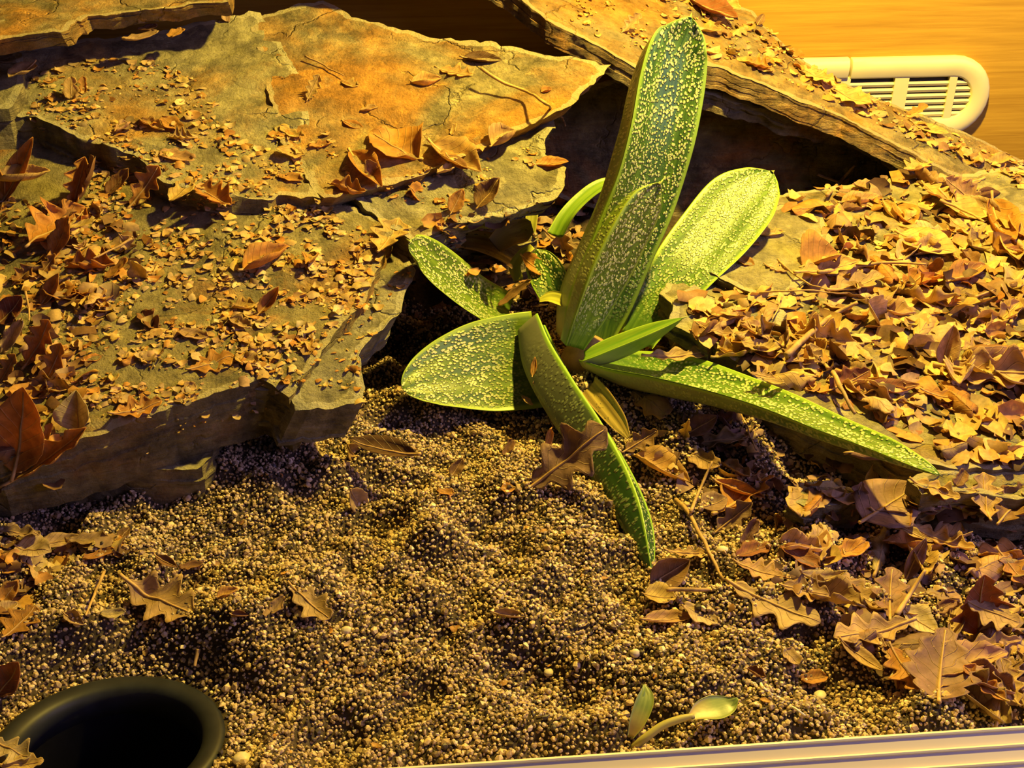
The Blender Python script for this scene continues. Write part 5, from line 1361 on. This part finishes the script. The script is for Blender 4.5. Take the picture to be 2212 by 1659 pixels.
 ((1485, 10), (1592, 55), .38, 'ovate', 'red', 'dark brown leaf hidden behind the tip of the tall green leaf', dict(cup=.5)),
 ((1500, -5), (1600, 30), .5, 'oak', 'gold', 'bright yellow leaf at the top of the ridge slab', {}),
 ((1770, 190), (1880, 240), .42, 'oak', 'gold', 'widest flat orange leaf on the ridge slab below the vent', dict(cup=.15)),
 ((1720, 160), (1800, 190), .5, 'oak', 'gold', 'gold leaf on the ridge slab by the vent crack', dict(cup=.2)),
 ((1968, 275), (2048, 298), .32, 'ovate', 'gold', 'smooth tapered gold leaf on the ridge slab under the vent corner', dict(cup=.2)),
 ((1900, 195), (1958, 228), .38, 'ovate', 'brown', 'dark curled leaf on the ridge crest before the vent slats', dict(cup=.8)),
 ((1862, 172), (1888, 200), .5, 'frag', 'brown', 'small dark leaf fin on the ridge crest under the vent', dict(up=1)),
 ((1960, 255), (2000, 235), .4, 'frag', 'orange', 'orange leaf on the ridge crest beneath the slats', {}),
 ((2140, 365), (2180, 345), .7, 'frag', 'gold', 'gold leaf at the low end of the ridge slab', dict(cup=.5)),
 ((2160, 372), (2190, 385), .4, 'frag', 'gold', 'slim gold strip at the low end of the ridge slab', {}),
 ((1700, 110), (1735, 130), .5, 'frag', 'orange', 'orange chip on the crest where the vent frame begins', {}),
 ((1635, 55), (1650, 30), .6, 'ovate', 'brown', 'small brown curl standing on the ridge crest against the wood', dict(up=1)),
 ((1345, 70), (1385, 30), .55, 'oak', 'tan', 'tan leaf standing on the ridge slab beside the tall leaf tip', dict(up=1)),
 ((2040, 265), (2080, 285), .4, 'frag', 'gold', 'gold scrap on the crest between vent corner and low end', {}),
]

# ------------------------------------------------------------------ scattered dry leaves (one object each)
VAR = []
r = np.random.default_rng(77)
for k, (kind, L, w) in enumerate([('oak', .026, .55), ('oak', .032, .5), ('oak', .022, .6), ('ovate', .024, .55), ('ovate', .018, .6), ('lance', .026, .28), ('frag', .020, .6), ('frag', .015, .8),
                                  ('frag', .024, .45), ('frag', .017, .55), ('oak', .028, .42), ('frag', .013, .9), ('ovate', .028, .42), ('frag', .021, .35)]):
    bl, rb = leaf_shape(kind, 900 + k * 13, L, L * w, r.uniform(-.2, 1.1), r.uniform(.15, .9), r.uniform(-.5, .5), .2, r.uniform(0, .3))
    VAR.append([kind, bl, rb, None, None, L])
SHAPE = dict(oak='lobed leaf', ovate='oval leaf', lance='narrow leaf', frag='torn leaf piece')
USED = set(h[5] for h in HEROES)
MARKS = [((h[0][0] + h[1][0]) / 2, (h[0][1] + h[1][1]) / 2, h[5]) for h in HEROES]
def short(l):
    w = l.split(); out = []
    stop = {'on', 'at', 'near', 'behind', 'below', 'beside', 'under', 'in', 'with', 'above', 'like', 'lying', 'standing', 'beneath', 'next', 'against', 'of', 'by', 'just', 'touching', 'between', 'resting', 'hanging', 'leaning', 'across', 'over', 'atop', 'cut', 'tucked', 'propped', 'pointing', 'caught', 'casting', 'midway', 'alone', 'reaching', 'raised', 'wedged', 'flat', 'sloping', 'stuck', 'rising', 'perched', 'draped', 'folded', 'sticking', 'hidden', 'half', 'attached', 'tented', 'slumped', 'facing', 'before', 'joined', 'layered', 'to', 'drooping', 'and'}
    for i, x in enumerate(w):
        if x in stop and len(out) >= 2 and any(q in ('leaf', 'scrap', 'piece', 'shard', 'chip', 'strip', 'flap', 'curl', 'sliver', 'blade', 'clump', 'flake', 'lobe', 'splinter', 'bit', 'disc') for q in out): break
        out.append(x)
    return ' '.join(out[:6])
SHORTS = {}
for x, y, l in MARKS:
    SHORTS.setdefault(short(l), []).append((x, y))
LM = [(v[0][0], v[0][1], s) for s, v in SHORTS.items() if len(v) == 1 and len(s.split()) >= 3]
TWORD = dict(tan='tan', pale='pale', orange='orange', brown='brown', purple='mauve', red='reddish', gold='gold', dark='dark')
def auto_label(px, py, tone, kind):
    near = sorted(LM, key=lambda m: (m[0] - px) ** 2 + (m[1] - py) ** 2)
    for m in near[:6]:
        dx, dy = px - m[0], py - m[1]
        if abs(dy) > abs(dx) * .9: rel = 'just behind' if dy < 0 else 'just in front of'
        else: rel = 'beside'
        for t in ('%s %s lying %s the %s' % (TWORD[tone], SHAPE[kind], rel, m[2]),):
            if t not in USED and len(t.split()) <= 15:
                USED.add(t); return t
    return None
def scatter(poly, n, tones, tilt, scale, seed, group, avoid_plant=True, maxlift=.02, kinds=None, mind=20):
    rr = np.random.default_rng(seed)
    P = np.array(poly); lo_, hi_ = P.min(0), P.max(0); cnt = tries = 0; pts = []
    while cnt < n and tries < n * 40:
        tries += 1
        px, py = rr.uniform(lo_[0], hi_[0]), rr.uniform(lo_[1], hi_[1])
        if not in_poly([px], [py], poly)[0]: continue
        if any((px - a) ** 2 + (py - b) ** 2 < mind ** 2 for a, b in pts): continue
        h, nn, fi = cast(px, py)
        if h is None or (fi >= N_ROCK_END and avoid_plant): continue
        if h[1] > .9: continue
        j, i = hm_idx(h[None])
        if HM0[j, i][0] - h[2] > .012: continue
        k = int(rr.integers(len(VAR))) if kinds is None else int(rr.choice(kinds)); v = VAR[k]
        tone = str(rr.choice(tones))
        lab = auto_label(px, py, tone, v[0])
        if lab is None: continue
        s = rr.uniform(.75, 1.2) * scale
        n0 = np.array([0, -.16, 1.0]) if nn[1] > -.2 else np.array([0, -.3, 1.0])
        nr = n0 / np.linalg.norm(n0) + np.array([rr.normal(0, tilt), rr.normal(-.05, tilt), 0])
        if rr.random() < .3: nr = -nr
        a = rr.uniform(0, 2 * math.pi)
        R = orient(np.array([math.cos(a), math.sin(a), .1]), nr) * s
        c = h + (0, 0, .002)
        o, c2, me, mr = put_leaf(v[1], v[2], R, c, lab, group, vary(TONE[tone], rr, .16), v[3], v[4], pct=22, grow=.5)
        v[3], v[4] = me, mr
        cnt += 1; pts.append((px, py))
    return cnt
warm = ['tan', 'gold', 'orange', 'gold', 'tan', 'brown', 'pale']; cool = ['purple', 'tan', 'gold', 'tan', 'pale', 'purple', 'tan', 'orange', 'pale']
cA = scatter(RA, 50, warm, .34, 1.4, 11, 'dry leaves on the bank under the ridge', mind=26)
cB = scatter(RB, 34, cool, .24, 1.25, 12, 'dry leaves on the sand below the arching leaf', mind=28)
cC = scatter(LA, 8, ['orange', 'orange', 'tan', 'brown', 'gold'], .45, 1.15, 13, 'dry leaves heaped at the edge of the big slab', mind=24)
cD = scatter(LS, 6, ['gold', 'tan', 'orange'], .2, .7, 14, 'dry leaf pieces on the big slab', kinds=[6, 7, 9, 11, 4], mind=40)
cE = scatter(LC, 6, ['gold', 'orange', 'gold', 'tan'], .15, .75, 16, 'dry leaves on the ridge slab', mind=30)


# ------------------------------------------------------------------ the single leaves
for h in HEROES:
    hero(*h[:6], **h[6])

# ------------------------------------------------------------------ twigs and stalks
def twig(pix, r, label, mat, lift=.0015, name='twig', rise=None):
    pts, rad = [], []
    for k, (px, py) in enumerate(pix):
        h, n, fi = cast(px, py)
        if h is None: return
        j, i = hm_idx(h[None]); z = HM[j, i][0]
        z = h[2] if z - h[2] > .02 else max(z, h[2])
        p = at_plane(px, py, (z + lift + (rise[k] if rise else 0), 0, 0)); pts.append(p)
        rad.append(r * (1.15 - .5 * k / max(1, len(pix) - 1)))
    pts = np.array(pts); c = pts.mean(0)
    q = catmull(np.c_[pts, rad], len(pix) * 6)
    q[:, :3] += (vnoise(q[:, :3] * 160, 5)[:, None] - .5) * .0009
    V, F = tube(q[:, :3], q[:, 3] * (.85 + .4 * vnoise(q[:, :3] * 300, 8)), len(q), 7)
    o = link(name, mesh_from(name, V - c, F, mat), label=label, cat='twig')
    o.location = c
    return o
twig([(1040, 146), (1085, 178), (1140, 198), (1185, 228), (1215, 255), (1221, 274)], .0010, 'long curved brown stalk trailing over the end of the rust slab', M_STALK, rise=[.006, .003, .002, .003, .003, .001])
twig([(658, 122), (700, 142), (742, 163)], .0006, 'thin dark twig on the rust-orange slab', M_TWIG)
twig([(1768, 588), (1840, 578), (1920, 566), (2001, 570)], .0011, 'thick curved tan twig across the leaf bank', M_TWIG, lift=.004)
twig([(1700, 766), (1745, 725), (1800, 680), (1852, 654)], .0016, 'thick slanting twig above the middle of the arching leaf', M_TWIG, lift=.003)
twig([(1800, 802), (1822, 850), (1846, 896)], .0012, 'flat pale splinter crossing the dark reddish leaf', M_TWIG, lift=.004)
twig([(1460, 1080), (1487, 1110), (1527, 1183), (1563, 1250)], .0011, 'long straight twig between front leaf tip and sand hollow', M_TWIG, lift=.003)
twig([(1492, 1106), (1515, 1050), (1538, 998)], .0008, 'dark upright twig crossing behind the long straight twig', M_TWIG, lift=.006)
twig([(1440, 1274), (1510, 1274), (1587, 1268)], .0010, 'short level twig beside the dark hollow leaf', M_TWIG, lift=.004)
twig([(1936, 1330), (1968, 1280), (1998, 1232)], .0011, 'flat tan stalk leaning between mauve and gold leaves', M_STALK, lift=.005)
twig([(2030, 432), (2075, 452), (2126, 478)], .0009, 'pale straight stalk below the large tan lobed leaf', M_STALK, lift=.005)
twig([(1788, 420), (1815, 392), (1846, 358)], .0013, 'forked tan twig end at the cave mouth', M_TWIG, lift=.006)
twig([(1765, 378), (1800, 388), (1820, 392)], .0010, 'short pale twig pointing into the cave', M_TWIG, lift=.004)
twig([(225, 1235), (208, 1275), (186, 1328)], .0007, 'thin stalk lying between pale leaf and wrinkled leaf', M_STALK, lift=.002)
twig([(428, 1402), (424, 1420), (420, 1440)], .0010, 'short pale splinter on the sand above the pot', M_STALK, lift=.001)
twig([(1640, 1468), (1652, 1490), (1690, 1510), (1715, 1528), (1738, 1548)], .0006, 'white thread-like root on the sand above the track', M_ROOT, lift=.001)
twig([(1224, 368), (1226, 400), (1222, 435)], .0004, 'hair-thin reddish stalk beside the yellow-green rear leaf', M_TWIG_RED, lift=.002)
twig([(1680, 560), (1740, 610), (1790, 626)], .0006, 'thin curved stalk on the bare olive sheet', M_TWIG, lift=.002)
twig([(1640, 632), (1740, 628), (1830, 634)], .0005, 'hair-thin stalk along the edge of the bare olive sheet', M_TWIG, lift=.003)
twig([(1690, 640), (1682, 665), (1668, 690)], .0005, 'small pale curved stalk above the golden upright leaf', M_STALK, lift=.004)
twig([(1600, 895), (1618, 935), (1632, 970)], .0005, 'thin dark stalk under the middle of the arching leaf', M_TWIG, lift=.003)
twig([(285, 515), (250, 535), (200, 560)], .0007, 'dark twig lying in the leaf heap of the big slab', M_TWIG, lift=.004)
twig([(55, 630), (62, 665), (64, 690)], .0006, 'pale bent stalk in the edge heap', M_STALK, lift=.006)

def pebble(px, py, r, label, seed):
    h, n, fi = cast(px, py)
    if h is None: return
    c = h + np.array([0, 0, r * .5])
    rr = np.random.default_rng(seed)
    V, F, nu, nv = [], [], 10, 7
    sc = rr.uniform(.7, 1.3, 3) * (1.15, 1, .75)
    for j in range(nv):
        for i in range(nu):
            a, b = 2 * math.pi * i / nu, math.pi * (j + .5) / nv
            V.append((math.cos(a) * math.sin(b), math.sin(a) * math.sin(b), math.cos(b)))
    V = np.array(V); V *= (1 + .3 * (vnoise(V * 1.7, seed) - .5))[:, None]
    for j in range(nv - 1):
        for i in range(nu): F.append((j * nu + i, (j + 1) * nu + i, (j + 1) * nu + (i + 1) % nu, j * nu + (i + 1) % nu))
    F.append(tuple(range(nu))); F.append(tuple((nv - 1) * nu + i for i in range(nu))[::-1])
    o = link('pebble', mesh_from('pebble', V * sc * r, F, M_PEB), label=label, cat='pebble'); o.location = c
pebble(1770, 1506, .0024, 'oval pale pebble below the lone orange torn leaf', 1)
pebble(1372, 1416, .0024, 'round whitish pebble on sand between seedling and gold leaf', 2)
pebble(1050, 1441, .0019, 'small white pebble below the boat-like leaf', 3)
pebble(750, 1366, .0020, 'pale pebble next to the toothed tan leaf', 4)
pebble(522, 1645, .0028, 'larger pale pebble beside the pot rim', 5)
pebble(1560, 1192, .0026, 'tan pebble beside the long straight twig', 6)
pebble(1185, 1455, .0018, 'grey pebble in the darker middle of the sand', 7)

# ------------------------------------------------------------------ sand grains
def grains():
    rr = np.random.default_rng(42)
    sp = .00160
    x, y = np.meshgrid(np.arange(-.40, .48, sp), np.arange(.31, .72, sp))
    x = (x + rr.uniform(-.5, .5, x.shape) * sp).ravel(); y = (y + rr.uniform(-.5, .5, y.shape) * sp).ravel()
    ok = (rail_s(x, y) > .0012) & (np.hypot(x - POT_C[0], y - POT_C[1]) > POT_R + .0005)
    pj = to_px(np.c_[x, y, np.full_like(x, .008)])
    ok &= (pj[0] > -260) & (pj[0] < 2480) & (pj[1] < 1760) & (pj[1] > 560)
    ok &= ~((x > .12) & (y > .60)) & ~((x < -.15) & (y > .56))
    x, y = x[ok], y[ok]
    z = sand_h(x, y)
    j, i = hm_idx(np.c_[x, y, x]); ok = np.ones(len(x), bool)
    for k in np.nonzero(~ISS[j, i])[0]:
        loc, nn, fi, d = BVH_G.ray_cast(Vector((x[k], y[k], z[k] + .0006)), Vector((0, 0, 1)), .3)
        if loc is not None and (nn.z > 0 or d < .0025): ok[k] = False
    x, y, z = x[ok], y[ok], z[ok]
    n = len(x)
    t = (1 + 5 ** .5) / 2
    iv = np.array([(-1, t, 0), (1, t, 0), (-1, -t, 0), (1, -t, 0), (0, -1, t), (0, 1, t), (0, -1, -t), (0, 1, -t), (t, 0, -1), (t, 0, 1), (-t, 0, -1), (-t, 0, 1)]) / math.sqrt(1 + t * t)
    iF = np.array([(0, 11, 5), (0, 5, 1), (0, 1, 7), (0, 7, 10), (0, 10, 11), (1, 5, 9), (5, 11, 4), (11, 10, 2), (10, 7, 6), (7, 1, 8), (3, 9, 4), (3, 4, 2), (3, 2, 6), (3, 6, 8), (3, 8, 9), (4, 9, 5), (2, 4, 11), (6, 2, 10), (8, 6, 7), (9, 8, 1)])
    size = .00062 * np.exp(rr.normal(.22, .30, n)); size = np.clip(size, .0004, .0019)
    sc = rr.uniform(.7, 1.3, (n, 1, 3)) * size[:, None, None]
    jit = 1 + rr.uniform(-.22, .22, (n, 12, 1))
    a = rr.uniform(0, 2 * math.pi, n); b = rr.uniform(0, math.pi, n)
    P = iv[None] * jit * sc
    ca, sa, cb, sb = np.cos(a)[:, None], np.sin(a)[:, None], np.cos(b)[:, None], np.sin(b)[:, None]
    X, Y, Z = P[..., 0], P[..., 1], P[..., 2]
    X, Z = X * cb - Z * sb, X * sb + Z * cb
    X, Y = X * ca - Y * sa, X * sa + Y * ca
    off = rr.uniform(-.0004, .0011, n) + size * .3
    V = np.stack([X + x[:, None], Y + y[:, None], Z + (z + off)[:, None]], -1).reshape(-1, 3)
    F = (iF[None] + (np.arange(n) * 12)[:, None, None]).reshape(-1, 3)
    u = rr.random(n)
    pal = np.array([(.50, .40, .25), (.62, .52, .36), (.36, .27, .16), (.20, .15, .10), (.06, .05, .045), (.72, .66, .54)])
    ci = np.searchsorted([.34, .56, .70, .80, .93, 1.0], u)
    c = pal[np.clip(ci, 0, 5)] * np.array([1.0, .90, .76]) * rr.uniform(.75, 1.2, (n, 1))
    me = mesh_from('sand_grains', V, F, M_GRAIN, smooth=False, col=np.repeat(c, 12, 0))
    link('sand_grains', me, label='coarse mixed sand grains covering the tank bed', cat='sand', kind='stuff')
grains()
bpy.context.view_layer.update()
